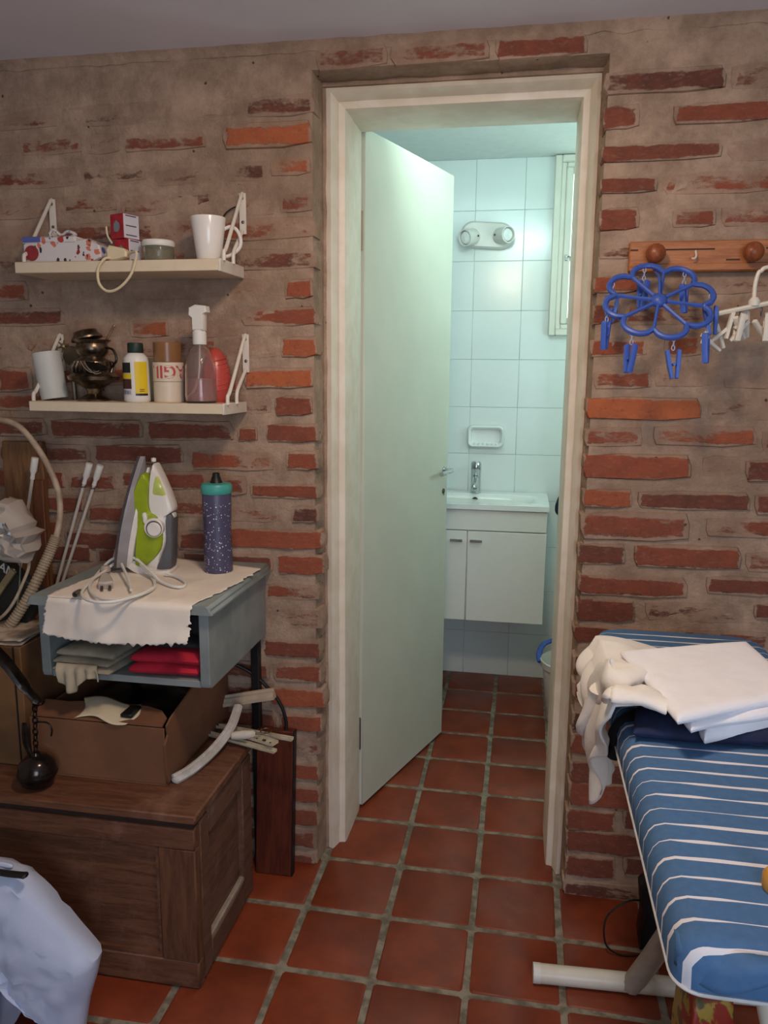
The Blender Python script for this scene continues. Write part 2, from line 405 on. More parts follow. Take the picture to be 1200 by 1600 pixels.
RIGHT = [(0.147,0.39,1.941,1.986,0.15,0.55,0.3),
 (0.149,0.218,1.871,1.917,0.35,0.75,-0.6),
 (0.296,0.485,1.874,1.913,0.45,0.7,0.2),
 (0.149,0.395,1.802,1.836,0.3,0.7,-0.5),
 (0.15,0.265,1.737,1.767,0.3,0.8,-0.3),
 (0.152,0.231,1.66,1.704,0.35,0.85,-0.2),
 (0.309,0.392,1.662,1.697,0.4,0.5,0.3),
 (0.156,0.225,1.598,1.623,0.2,0.4,0.4),
 (0.241,0.404,1.592,1.621,0.3,0.3,0.0),
 (0.146,0.242,1.523,1.556,0.6,0.7,-0.2),
 (0.148,0.201,1.455,1.496,0.3,0.85,0.0),
 (0.147,0.266,1.382,1.421,0.6,0.5,-0.2),
 (0.31,0.383,1.382,1.428,0.7,0.5,0.0),
 (0.407,0.528,1.382,1.418,0.4,0.1,0.0),
 (0.159,0.28,1.309,1.348,0.55,0.45,0.4),
 (0.294,0.426,1.314,1.358,0.3,0.08,0.0),
 (0.144,0.393,1.239,1.285,0.9,1.0,0.0),
 (0.415,0.594,1.241,1.284,0.2,0.15,0.0),
 (0.146,0.269,1.174,1.214,0.5,0.4,-0.3),
 (0.3,0.518,1.181,1.223,0.65,0.35,0.5),
 (0.145,0.381,1.1,1.154,0.55,0.95,-0.2),
 (0.414,0.49,1.111,1.154,0.2,0.05,0.0),
 (0.148,0.255,1.029,1.069,0.65,0.85,0.0),
 (0.273,0.516,1.032,1.07,0.2,0.65,0.2),
 (0.145,0.389,0.953,1.016,0.45,0.55,-0.2),
 (0.432,0.599,0.97,1.013,0.4,0.4,0.6),
 (0.144,0.247,0.891,0.938,0.2,0.85,-0.2),
 (0.275,0.508,0.889,0.942,0.45,0.85,-0.1),
 (0.148,0.394,0.814,0.862,0.4,0.65,-0.3),
 (0.442,0.611,0.833,0.873,0.3,0.6,0.0),
 (0.147,0.278,0.749,0.799,0.25,1.0,0.0),
 (0.308,0.526,0.76,0.804,0.2,0.2,-0.2),
 (0.554,0.665,0.777,0.811,0.2,0.7,0.0),
 (0.144,0.364,0.695,0.731,0.3,0.75,-0.5),
 (0.394,0.588,0.701,0.74,0.3,0.4,0.0),
 (0.146,0.28,0.608,0.656,0.25,0.85,0.0),
 (0.303,0.522,0.624,0.671,0.25,0.6,0.0),
 (0.148,0.397,0.539,0.589,0.4,0.6,0.0),
 (0.151,0.251,0.458,0.509,0.1,0.9,0.0),
 (0.274,0.49,0.475,0.525,0.2,0.8,0.0),
 (0.149,0.331,0.396,0.453,0.4,0.95,0.0),
 (0.153,0.297,0.32,0.379,0.25,0.95,0.0),
 (0.325,0.471,0.338,0.396,0.25,0.7,0.0),
 (0.151,0.386,0.256,0.321,0.5,0.95,0.0),
 (0.149,0.266,0.188,0.243,0.4,0.9,0.0),
 (0.29,0.481,0.206,0.26,0.3,0.8,0.0),
 (0.151,0.348,0.129,0.186,0.3,0.95,0.0),
 (0.154,0.274,0.056,0.113,0.3,0.9,0.0),
 (0.298,0.476,0.076,0.131,0.2,0.6,0.0)]
CZ_L = [.006, .073, .138, .205, .271, .344, .412, .484, .552, .619, .700, .774, .847, .913, .982, 1.048, 1.119, 1.187, 1.255, 1.324, 1.397, 1.472, 1.538, 1.608, 1.678, 1.74, 1.812, 1.888, 1.953, 2.02]
CZ_R = [.02, .088, .155, .215, .287, .355, .424, .490, .560, .632, .713, .774, .838, .914, .984, 1.05, 1.127, 1.195, 1.262, 1.335, 1.402, 1.476, 1.54, 1.610, 1.682, 1.752, 1.819, 1.894, 1.964, 2.03]
wl = structure('wall_left', 'rough brick wall smeared with mortar, left of the white door frame')
mb = MB(); plaster_face(mb, [(-1.8, 0), (-.515, 0), (-.508, .075), (-.49, .09)], 0, 2.085)
mb.box(-1.8, -.5, .086, WT, 0, 2.085); part(mb, 'mortar_face', M_mortar, wl)
wr = structure('wall_right', 'rough brick wall with broad mortar joints, right of the white door frame')
mb = MB(); plaster_face(mb, [(.142, .09), (.150, .05), (.153, 0), (1.6, 0)], 0, 2.085)
mb.box(.147, 1.6, .06, WT, 0, 2.085); part(mb, 'mortar_face', M_mortar, wr)
rr = random.Random(11)
def fill(parent, data, CZ, xa, xb, skip, gen):
    for b in data:
        b = list(b)
        brick(parent, *b, .0055 if b[5] > .5 else (.003 if b[5] > .3 else .0012), rr)
    for k, z in enumerate(CZ):
        used = sorted((b[0]-.018, b[1]+.018) for b in data if abs((b[2]+b[3])/2-z) < .036)
        x = xb if parent is wl else xa
        spans = []; lo = xa
        for a, b in used:
            if a > lo: spans.append((lo, a))
            lo = max(lo, b)
        if xb > lo: spans.append((lo, xb))
        for a, b in spans:
            while b-a > .05:
                L = min(.245*rr.uniform(.9, 1.08) if rr.random() > .25 else .12, b-a)
                if b-a-L < .06: L = b-a
                if parent is wl: x0, x1 = b-L, b; b -= L+.02
                else: x0, x1 = a, a+L; a += L+.02
                if skip(x0, x1, z): continue
                h = rr.uniform(.021, .024); t, e, bi = gen(x0, z)
                brick(parent, x0, x1, z-h, min(z+h, 2.075), t, e, bi, .0055 if e > .5 else (.003 if e > .3 else .0012), rr)
def gen_l(x, z):
    if z > 1.5: return rr.uniform(.0, .7), rr.uniform(.02, .36), rr.uniform(-.4, .4)
    if z < 1.25: return rr.uniform(.15, .5), rr.uniform(.3, .8), rr.uniform(-.4, .4)
    return rr.uniform(.2, .7), rr.uniform(.05, .5), rr.uniform(-.4, .4)
def gen_r(x, z):
    if z > 1.3: return rr.uniform(.1, .6), rr.uniform(.0, .3), rr.uniform(-.4, .4)
    return rr.uniform(.15, .45), rr.uniform(.2, .7), rr.uniform(-.4, .4)
fill(wl, LEFT, CZ_L, -1.46, -.513, lambda a, b, z: (b < -.67 and z < .6) or z > 2.0, gen_l)
fill(wr, RIGHT, CZ_R, .152, .70, lambda a, b, z: (a > .42 and z < .36) or z > 2.0, gen_r)
# lintel above the door
wa = structure('wall_above', 'band of smeared bricks and mortar over the door frame')
mb = MB()
def lint(u, v):
    x = -.52+.68*u
    if v < .35: y, z = .10-.10*v/.35, 2.022+nz((x, 0, v), 14)*.006
    else: y, z = 0, 2.022+(2.085-2.022)*(v-.35)/.65+nz((x, 0, v), 14)*.006*(1-v)
    return (x, y+nz((x, y, z), 12)*.004, z)
mb.grid(lint, 40, 8); mb.box(-.52, .16, .07, WT, 2.012, 2.2); part(mb, 'mortar_face', M_mortar, wa)
for a, b, t, e in ((-.50, -.34, .35, .35), (-.325, -.11, .4, .3), (-.09, .10, .35, .55), ):
    brick(wa, a, b, 2.026, 2.068, t, e, 0, .005, rr)
mb = MB()                       # rough plaster cornice where wall meets ceiling
mb.grid(lambda u, v: (-1.5+2.4*u, -.002-.012*(v)**2+nz((u*40, v, 0), 1)*.006*v, 2.064+.021*v+nz((u*55, 3, 0), 1)*.007*(1-v)), 160, 3)
tag(part(mb, 'trim_1', M_mortar), 'uneven mortar edge where brick wall meets the ceiling', 'trim', kind='structure')
# ------------------------------------------------------------------ room shell
ce = tag(part(MB().box(FLX0, FLX1, FLY0, .0, 2.085, 2.12), 'ceiling', M_ceil), 'plain greyish white painted ceiling of the front room', 'ceiling', kind='structure')
M_room = P('room_plaster', (196, 184, 168), .85, var=.06, scale=4)
tag(part(MB().box(FLX0-.1, FLX0, FLY0, WT, 0, 2.12), 'wall_west', M_room), 'plain plaster side wall at the far left of the room', 'wall', kind='structure')
tag(part(MB().box(FLX1, FLX1+.1, FLY0, WT, 0, 2.12), 'wall_east', M_room), 'plain plaster side wall at the far right of the room', 'wall', kind='structure')
mb = MB(); mb.box(FLX0, -.35, FLY0-.1, FLY0, 0, 2.12); mb.box(1.05, FLX1, FLY0-.1, FLY0, 0, 2.12); mb.box(-.35, 1.05, FLY0-.1, FLY0, 0, .5); mb.box(-.35, 1.05, FLY0-.1, FLY0, 1.95, 2.12)
tag(part(mb, 'wall_back', M_room), 'plain plaster wall behind the camera with a window opening', 'wall', kind='structure')
# ------------------------------------------------------------------ bathroom shell
BX0, BX1, BY, BZ = -1.0, .80, 1.50, 2.198
wb = structure('wall_bathroom_back', 'white glazed square tile wall behind the washbasin')
part(MB().box(BX0, BX1, BY, BY+.12, 0, BZ), 'grout_bed', M_bgrout, wb)
tmb = MB().box(-.0993, .0993, -.0018, .002, -.0993, .0993, .0012); tme = mesh(tmb, 'wall_tile'); tme.materials.append(M_btile)
for i in range(-3, 5):
    for k in range(0, 11):
        x = -.130+.2*i; z = .1+.2*k-.003
        if x < -.6: continue
        if x > .1 and 1.48 < z: continue
        o = bpy.data.objects.new('wall_tile', tme); COL.objects.link(o); o.parent = wb; o.location = (x, BY-.0005, z); o.rotation_euler = (rnd.uniform(-.004, .004), 0, rnd.uniform(-.004, .004))
tag(part(MB().box(BX0-.1, BX0, WT, BY, 0, BZ), 'wall_bathroom_left', M_btile), 'white wall on the left side of the bathroom, behind the door', 'wall', kind='structure')
tag(part(MB().box(BX1, BX1+.1, WT, BY, 0, BZ), 'wall_bathroom_right', M_btile), 'white wall on the right side of the bathroom', 'wall', kind='structure')
tag(part(MB().box(BX0, BX1, WT-.02, BY, BZ, BZ+.05), 'ceiling_bathroom', M_bceil), 'pale painted bathroom ceiling seen over the door', 'ceiling', kind='structure')
mb = MB(); mb.box(BX0, -.46, WT, WT+.02, 0, BZ); mb.box(.11, BX1, WT, WT+.02, 0, BZ); mb.box(-.46, .11, WT, WT+.02, 1.985, BZ)
tag(part(mb, 'wall_bathroom_front', M_bceil), 'pale painted wall of the bathroom around the doorway', 'wall', kind='structure')
# window
wi = structure('window_1', 'white framed bathroom window with frosted pane high on the tiled wall', 'window', (.30, 1.49, 1.495))
def ring_frame(x0, x1, z0, z1, w_, y0, y1, b=.004):
    m = MB(); m.box(x0, x0+w_, y0, y1, z0, z1, b); m.box(x1-w_, x1, y0, y1, z0, z1, b); m.box(x0+w_, x1-w_, y0, y1, z0, z0+w_, b); m.box(x0+w_, x1-w_, y0, y1, z1-w_, z1, b); return m
part(ring_frame(.083, .56, 1.495, 2.195, .028, 1.465, 1.499), 'window_casing', M_white, wi)
part(ring_frame(.109, .534, 1.521, 2.169, .022, 1.474, 1.499), 'window_frame', M_white, wi)
part(ring_frame(.129, .514, 1.541, 2.149, .028, 1.468, 1.497), 'sash', M_white, wi)
k = NT('frosted_daylight_pane'); k.p.inputs['Emission Color'].default_value = (*lin((222, 255, 240)), 1); k.p.inputs['Emission Strength'].default_value = 1.5
part(MB().box(.155, .488, 1.484, 1.490, 1.567, 2.123), 'pane', k.set(lin((220, 235, 230)), .5), wi)
mb = MB(); mb.tube(cr([(.143, 1.466, 1.80), (.150, 1.452, 1.805), (.158, 1.450, 1.80), (.158, 1.452, 1.785)], 4), .003, 6); mb.box(.137, .149, 1.461, 1.469, 1.79, 1.812, .002)
part(mb, 'latch', M_chrome, wi)
# ------------------------------------------------------------------ door
d1 = structure('door_1', 'white door standing open into the bathroom in a cream painted frame', 'door', (-.46, .285, 0))
XL, XR, ZT = -.502, .148, 2.014
prof = [(-.012, .088), (0, .080), (.013, .074), (.016, .080), (.025, .108), (.029, .110), (.040, .112), (.043, .120), (.045, .262), (.045, .285), (.0, .285)]
def fr_path():
    p = []; n = 70
    for k in range(n): p.append((XL, ZT*k/n, 1, 0))
    m = 24
    for k in range(m+1): p.append((XL+(XR-XL)*k/m, ZT, 0, 1))
    for k in range(n): p.append((XR, ZT*(1-(k+1)/n), -1, 0))
    return p
mb = MB(); pp = fr_path(); vs = []; fs = []
for i, (x, z, ix, iz) in enumerate(pp):
    for j, (o, y) in enumerate(prof):
        ox, oz = ix*o, -iz*o
        if iz and i in (70,): ox = o
        if iz and i == 70+24: ox = -o
        if abs(z) > ZT-o and not iz: oz = -(z-(ZT-o))
        if iz and not (i in (70, 94)):
            if x+ox < XL+o: ox = XL+o-x
            if x+ox > XR-o: ox = XR-o-x
        wv = nz((x, z, 0), 16, 7)*.0045 if j <= 1 else (nz((x, z, 0), 16, 9)*.0015 if j < 6 else 0)
        vs.append((x+ox+wv*(ix if not iz else 0), y+nz((x, z, j), 20)*.001, max(0, z+oz+(wv*iz))))
N = len(prof)
for i in range(len(pp)-1):
    for j in range(N-1): fs.append((i*N+j, i*N+j+1, i*N+N+j+1, i*N+N+j))
mb.add(vs, fs); part(mb, 'door_frame', M_frame, d1, smooth=35)
A = Vector((-.4495, .297, 0)); dv = (Vector((-.259, .852, 0))-A); DL = dv.length; dv.normalize(); dn = Vector((-dv.y, dv.x, 0))
Md = Matrix((dv, dn, Vector((0, 0, 1)))).transposed().to_4x4(); Md.translation = A
mb = MB(); mb.M = Md; mb.box(0, DL, 0, .036, .008, 1.985, .003); leaf = part(mb, 'door_leaf', M_door, d1)
mb = MB(); mb.M = Md
mb.lathe([(0, 0), (.012, 0), (.012, -.004), (.007, -.006), (.007, -.035), (0, -.035)], 12, (DL-.035, 0, 1.005), axis='y')
mb.tube(cr([(DL-.035, -.032, 1.005), (DL-.05, -.037, 1.004), (DL-.09, -.036, 1.003), (DL-.125, -.034, 1.0)], 4), [.008]*9+[.0095]*4, 8, flat=.8)
mb.lathe([(0, .036), (.012, .036), (.012, .04), (.007, .042), (.007, .075), (0, .075)], 12, (DL-.035, 0, 1.005), axis='y')
mb.tube(cr([(DL-.035, .07, 1.005), (DL-.05, .074, 1.004), (DL-.09, .073, 1.003), (DL-.125, .07, 1.0)], 4), .008, 8, flat=.8)
part(mb, 'door_handle', M_chrome, leaf, 'chrome lever handle')
mb = MB(); mb.M = Md; mb.lathe([(0, -.003), (.009, -.003), (.009, 0)], 12, (DL-.035, 0, .93), axis='y'); mb.box(DL-.037, DL-.033, -.004, -.003, .915, .93); part(mb, 'keyhole_rosette', M_screw, leaf)
for z in (.25, 1.72):
    mb = MB(); mb.lathe([(.007, z-.05), (.007, z+.05)], 10, (-.461, .291, 0)); part(mb, 'hinge', M_screw if z < 1 else P('rusty_hinge', (170, 140, 118), .6), d1)
# ------------------------------------------------------------------ bathroom things
va = thing('washbasin_vanity', 'white wall-hung washbasin cabinet with two doors under ceramic basin', 'vanity', (-.2, 1.49, .36))
VX0, VX1, VY, VZ0, VZ1 = -.52, .103, 1.150, .362, .815
part(MB().box(VX0, VX1, VY, 1.492, VZ0+.001, VZ1, .002), 'cabinet_body', M_lam, va)
part(MB().box(VX0, VX1, VY-.016, VY-.001, .731, VZ1-.002, .0015), 'fascia_panel', M_lam, va)
for x0, x1, hx in ((VX0, -.2045, -.245), (-.2005, VX1, -.167)):
    d = part(MB().box(x0, x1, VY-.018, VY-.002, VZ0, .727, .0015), 'door', M_lam, va)
    mb = MB(); mb.box(hx-.024, hx+.024, VY-.03, VY-.026, .684, .695, .001)
    mb.box(hx-.023, hx-.018, VY-.027, VY-.017, .686, .693); mb.box(hx+.018, hx+.023, VY-.027, VY-.017, .686, .693)
    part(mb, 'handle', M_chrome, d, 'chrome bar handle')
mb = MB()
bx0, bx1, by0, by1, bz = VX0-.004, VX1+.007, VY-.026, 1.492, .835
def basin(u, v):
    x = bx0+(bx1-bx0)*u; y = by0+(by1-by0)*v
    cx, cy = -.205, 1.29; r = ((abs(x-cx)/.27)**4+(abs(y-cy)/.125)**4)**.25
    k = max(0, min(1, (1.03-r)/.45)); k = k*k*(3-2*k)
    return (x, y, bz-.075*k)
mb.grid(basin, 60, 40)
mb.add([(bx0, by0, bz), (bx1, by0, bz), (bx1, by1, bz), (bx0, by1, bz), (bx0, by0, bz-.02), (bx1, by0, bz-.02), (bx1, by1, bz-.02), (bx0, by1, bz-.02)],
       [(0, 4, 5, 1), (1, 5, 6, 2), (2, 6, 7, 3), (3, 7, 4, 0)])
ba = part(mb, 'basin', M_cer, va, smooth=60)
mb = MB(); mb.lathe([(.011, 0), (.014, -.003), (.014, .002), (.0, .002)][:3], 14, (-.191, 1.389, .810), axis='y'); part(mb, 'overflow_ring', M_chrome, ba)
mb = MB(); mb.lathe([(.0105, -.002), (.0105, .001)], 14, (-.191, 1.389, .810), axis='y'); part(mb, 'overflow_hole', M_black, ba)
mb = MB(); fx, fy = -.193, 1.437
mb.lathe([(.024, .834), (.024, .838), (.0205, .842), (.0205, .93), (.022, .934), (.022, .962), (.017, .97), (0, .971)], 18, (fx, fy, 0))
mb.tube(cr([(fx, fy-.01, .905), (fx, fy-.05, .897), (fx, fy-.095, .88), (fx, fy-.105, .868)], 4), .0125, 10)
mb.tube([(fx, fy, .962), (fx+.004, fy-.03, .968), (fx+.007, fy-.062, .974)], .006, 8, flat=.7)
part(mb, 'tap', M_chrome, va, 'chrome single lever tap')
# soap dish in the wall
x0, x1, z0, z1 = at(731, 665, y=1.48).x, at(788, 665, y=1.48).x, at(760, 699, y=1.48).z, at(760, 665, y=1.48).z
def rrect(x0, x1, z0, z1, r, n=5):
    o = []
    for cx, cz, a in ((x1-r, z0+r, -90), (x1-r, z1-r, 0), (x0+r, z1-r, 90), (x0+r, z0+r, 180)):
        for k in range(n+1): o.append((cx+r*cos(radians(a+90*k/n)), cz+r*sin(radians(a+90*k/n))))
    return o
sd = thing('soap_dish', 'white ceramic soap dish set in the tiles above the tap', 'soap dish', ((x0+x1)/2, 1.494, z0))
mb = MB(); rings = [(rrect(x0, x1, z0, z1, .022), 1.495), (rrect(x0, x1, z0, z1, .022), 1.474), (rrect(x0+.006, x1-.006, z0+.006, z1-.006, .018), 1.462), (rrect(x0+.013, x1-.013, z0+.014, z1-.012, .014), 1.468), (rrect(x0+.017, x1-.017, z0+.020, z1-.016, .010), 1.492)]
N = len(rings[0][0]); vs = [(p[0], y, p[1]) for r, y in rings for p in r]
mb.add(vs, [(k*N+i, k*N+(i+1) % N, k*N+N+(i+1) % N, k*N+N+i) for k in range(4) for i in range(N)]+[tuple(range(4*N, 5*N))])
part(mb, 'dish', M_cer, sd)
mb = MB()
for i in range(6): mb.lathe([(0, -.006), (.005, -.004), (.005, .004), (0, .006)], 8, (x0+.03+(x1-x0-.06)*i/5, 1.466, z0+.017), axis='y')
part(mb, 'ridge_row', M_cer, sd)
# double spot lamp
cx = at(760, 367, y=1.45).x; cz = at(760, 367, y=1.47).z
sp = thing('wall_spotlight', 'white double spot lamp on tiled wall above the washbasin', 'lamp', (cx, 1.49, cz))
mb = MB(); mb.prism([(p[0]*cos(.07)+p[1]*sin(.07)+cx, cz-p[0]*sin(.07)+p[1]*cos(.07)) for p in rrect(-.108, .108, -.052, .052, .051, 8)], 1.465, 1.494, 'y', .010)
part(mb, 'wall_plate', M_wplastic, sp)
for sx, dr in ((-1, Vector((-.55, -.80, -.22))), (1, Vector((.62, -.76, -.05)))):
    dr.normalize(); p0 = Vector((cx+sx*.052, 1.463, cz-.006)); mb = MB()
    mb.M = Matrix.Translation(p0) @ dr.to_track_quat('Z', 'Y').to_matrix().to_4x4()
    mb.lathe([(0, -.015), (.024, -.012), (.031, .0), (.033, .055), (.033, .06), (.029, .06), (.028, .04), (.0, .03)], 20)
    h = part(mb, 'spot_head', M_wplastic, sp)
    mb2 = MB(); mb2.M = mb.M; mb2.lathe([(.027, .036), (.0265, .05), (.022, .056), (0, .060)], 20); part(mb2, 'bulb', M_cer, h)
    for s2 in (-1, 1):
        mb3 = MB(); mb3.M = mb.M; mb3.lathe([(0, -.003), (.004, -.002), (.004, .002), (0, .003)], 8, (s2*.0325, 0, .012), axis='x'); part(mb3, 'pivot_screw', M_screw, h)
# bucket
bk = thing('bucket', 'white plastic bucket with blue handle beside the right door jamb', 'bucket', (.222, 1.06, 0))
mb = MB(); bc = (.222, 1.06, 0)
mb.lathe([(0, .0), (.088, 0), (.092, .006), (.113, .215), (.113, .225), (.122, .226), (.124, .25), (.119, .253), (.116, .245), (.109, .22), (.089, .012), (0, .01)], 32, bc); part(mb, 'bucket_body', M_wplastic, bk)
M_blue = P('blue_plastic', (62, 92, 176), .4, var=.1)
mb = MB(); mb.tube(cr([(bc[0]-.124, bc[1]-.01, .238), (bc[0]-.128, bc[1]+.03, .258), (bc[0]-.10, bc[1]+.085, .285), (bc[0], bc[1]+.125, .298), (bc[0]+.10, bc[1]+.085, .285), (bc[0]+.126, bc[1]+.02, .24)], 5), .0105, 8, flat=.6); part(mb, 'bucket_handle', M_blue, bk, 'blue handle')
mb = MB(); q = at(873, 795, y=1.40)
mb.tube(cr([(q.x+.012, 1.42, q.z+.05), (q.x+.006, 1.415, q.z+.02), (q.x+.002, 1.41, q.z-.01), (q.x+.006, 1.412, q.z-.03)], 4), [.012, .014, .016, .017, .018, .019, .019, .018, .017, .015, .012, .008, .004], 8); mb.tube([(q.x+.012, 1.42, q.z+.05), (q.x+.014, 1.497, q.z+.055)], .004, 6)
single(mb, 'dark_cloth', P('dark_cloth_fabric', (38, 40, 52), .9), 'small dark cloth hanging on the tiles right of the vanity', 'cloth', (q.x, 1.41, q.z-.03))
# ------------------------------------------------------------------ right of the door: peg rack and laundry hangers
M_pine = wood('varnished_pine', (188, 122, 76), (158, 96, 56), 'x', .45, 10)
M_knob = wood('turned_knob_wood', (150, 84, 50), (120, 62, 38), 'z', .35, 12)
rk = thing('peg_rack', 'varnished wooden peg rack with round knobs on the brick wall', 'coat rack', (.22, -.005, 1.57))
rz0, rz1 = 1.562, 1.628
mb = MB(); mb.box(.216, .76, -.022, -.004, rz0, rz1, .003); part(mb, 'back_board', M_pine, rk)
M_groove = P('groove_painted_shade', (70, 44, 26), .7)  # dark strips on the board paint in the shade of the grooves
for a, b, z in ((.218, .234, 1.608), (.282, .395, 1.608), (.42, .448, 1.585), (.50, .60, 1.608)): part(MB().box(a, b, -.0235, -.021, z, z+.003), 'groove_shade', M_groove, rk)
mb = MB(); mb.box(.216, .76, -.026, -.021, rz0+.002, rz0+.018, .002); part(mb, 'lower_moulding', M_pine, rk)
for x in (.268, .468, .668):
    mb = MB(); mb.lathe([(.010, -.02), (.010, -.03), (.017, -.036), (.021, -.045), (.021, -.054), (.016, -.063), (.007, -.067), (0, -.068)][::-1], 22, (x, 0, 1.598), axis='y'); part(mb, 'knob', M_knob, rk)
# blue flower hanger
hc = Vector((.270, -.125, 1.492))
bh = thing('peg_hanger', 'blue plastic flower-shaped sock hanger with dangling pegs below the wooden rack', 'laundry hanger', tuple(hc))
tilt = Matrix.Rotation(radians(52), 3, 'X')      # front rim hangs lower than the back
yr = Matrix.Rotation(radians(-10), 3, 'Z')
def hp(x, y, z=0): return hc + tilt @ (yr @ Vector((x, y, z)))
RP = .112; SY = .90
ring = []
for k in range(8):
    a = 2*pi*(k+.5)/8
    for t in (-1, -.72, -.36, 0, .36, .72):
        th = a+t*pi/8; r = RP*(1-.20*abs(t)**2.4); ring.append(hp(r*cos(th), r*sin(th)*SY))
mb = MB(); mb.tube(cr(ring, 2, True), .0062, 8, True); part(mb, 'flower_ring', M_blue, bh)
for k in range(8):
    a = 2*pi*k/8; e = hp(RP*.80*cos(a), RP*.80*sin(a)*SY); s_ = hp(.012*cos(a), .012*sin(a))
    mb = MB(); mb.tube([s_, s_.lerp(e, .5), e], [.0045, .0034, .0042], 6, flat=1.2); part(mb, 'spoke', M_blue, bh)
mb = MB(); mb.M = Matrix.Translation(hc) @ (tilt.to_4x4()); mb.lathe([(0, -.006), (.016, -.005), (.018, 0), (.016, .006), (.008, .012), (0, .013)], 16); part(mb, 'hub', M_blue, bh)
kn = Vector((.268, -.045, 1.575))
mb = MB(); mb.tube(cr([hc+Vector((0, 0, .01)), hc+Vector((0, .02, .05)), kn+Vector((0, .0, -.01)), kn+Vector((0, .004, .026)), kn+Vector((0, .016, .030))], 5), .0028, 6); part(mb, 'hook', M_blue, bh)
def peg_mesh(L=.060, ang=7):
    m = MB()
    for sgn in (-1, 1):
        q = radians(ang)*sgn; m.M = Matrix.Translation((0, 0, -L)) @ Matrix.Rotation(q, 4, 'Y') @ Matrix.Translation((0, 0, L))
        m.prism([(sgn*.0015, 0), (sgn*.0085, -.002), (sgn*.0095, -L*.55), (sgn*.0075, -L), (sgn*.002, -L), (sgn*.0015, -L*.6)], -.0055, .0055, 'y', .001)
    m.M = Matrix(); m.lathe([(.0032, -.0065), (.0032, .0065)], 8, (0, 0, -L*.52), axis='y'); return m
def chain_mesh(L, r=.0042):
    m = MB(); n = max(2, int(L/.0078)); z = 0
    for i in range(n):
        h = L/n*.62; pts = []
        for k in range(10):
            a = 2*pi*k/10; u, v = r*.75*cos(a), h*sin(a)
            pts.append((u, 0, z-L/n*.5+v) if i % 2 == 0 else (0, u, z-L/n*.5+v))
        m.tube(pts, .0011, 5, True); z -= L/n
    return m
M_peg = P('blue_peg_plastic', (72, 104, 196), .4, var=.08); M_chain = P('pale_chain_plastic', (176, 184, 214), .4, var=.1)
pegm = mesh(peg_mesh(), 'peg'); pegm.materials.append(M_peg); chm = mesh(chain_mesh(.026), 'chain'); chm.materials.append(M_chain)
for k in range(8):
    a = 2*pi*(k+.5)/8; p = hp(RP*.97*cos(a), RP*.97*sin(a)*SY)
    e = bpy.data.objects.new('chain', chm); COL.objects.link(e); e.parent = bh; e.location = p-hc-Vector((0, 0, .002)); WL[e.name] = p
    o = bpy.data.objects.new('peg', pegm); COL.objects.link(o); o.parent = bh; o.location = p-hc-Vector((0, 0, .026)); o.rotation_euler = (radians((k*37) % 17-8), radians((k*53) % 15-7), radians((k*61) % 180))
# white hanger
M_wh = P('white_hanger_plastic', (228, 220, 206), .4, var=.05)
h0 = at(1122, 490, y=-.11); h1 = at(1200, 474, y=-.11); hd = (h1-h0).normalized(); hh = h0
wh = thing('peg_hanger', 'white plastic bar hanger with white pegs right of the blue hanger', 'laundry hanger', tuple(hh))
hj = at(1178, 478, y=-.11); hook = [at(1178, 470, y=-.11), at(1180, 445, y=-.11), at(1185, 427, y=-.11), at(1190, 423, y=-.11), at(1202, 417, y=-.11)]
mb = MB(); mb.tube([h0, h0+hd*.12, h0+hd*.26], .0072, 8, flat=.8); part(mb, 'bar', M_wh, wh)
mb = MB(); mb.tube(cr(hook+[Vector((.57, -.10, 1.568)), Vector((.64, -.07, 1.585)), Vector((.666, -.052, 1.620)), Vector((.684, -.048, 1.612)), Vector((.686, -.05, 1.59))], 5), .0042, 8); part(mb, 'hook', M_wh, wh)
mb = MB(); mb.lathe([(0, -.002), (.011, 0), (.012, .010), (.007, .017), (0, .018)], 14, (hj.x, hj.y, hj.z)); part(mb, 'hook_socket', M_wh, wh)
wp = mesh(peg_mesh(.056, 15), 'peg'); wp.materials.append(M_wh); wc = mesh(chain_mesh(.016, .003), 'chain'); wc.materials.append(P('chain_wire', (120, 116, 112), .4, .6))
for px, py, rx, ry, rz in ((1106, 512, 0, -38, 20), (1127, 503, 0, 34, -20), (1157, 488, 0, -22, 40), (1156, 490, 6, 8, 100), (1159, 492, 0, 26, 10), (1188, 492, 0, -28, 30), (1199, 490, 0, 10, 80)):
    p = at(px, py, y=-.11)
    o = bpy.data.objects.new('peg', wp); COL.objects.link(o); o.parent = wh; o.location = p-hh; o.rotation_euler = (radians(rx), radians(ry), radians(rz))
for px in (1120, 1157, 1190):
    p = at(px, 481, y=-.11); o = bpy.data.objects.new('chain', wc); COL.objects.link(o); o.parent = wh; o.location = p-hh
p = at(1086, 400, y=-.03); mb = MB(); mb.tube(cr([p+Vector((.002, .008, .012)), p+Vector((.002, -.002, 0)), p+Vector((-.002, -.006, -.006)), p+Vector((-.008, -.008, -.006))], 4), .0022, 6)
single(mb, 'hook_pin', M_wh, 'tiny white hook on the peg rack beside its right knob', 'hook', tuple(p))
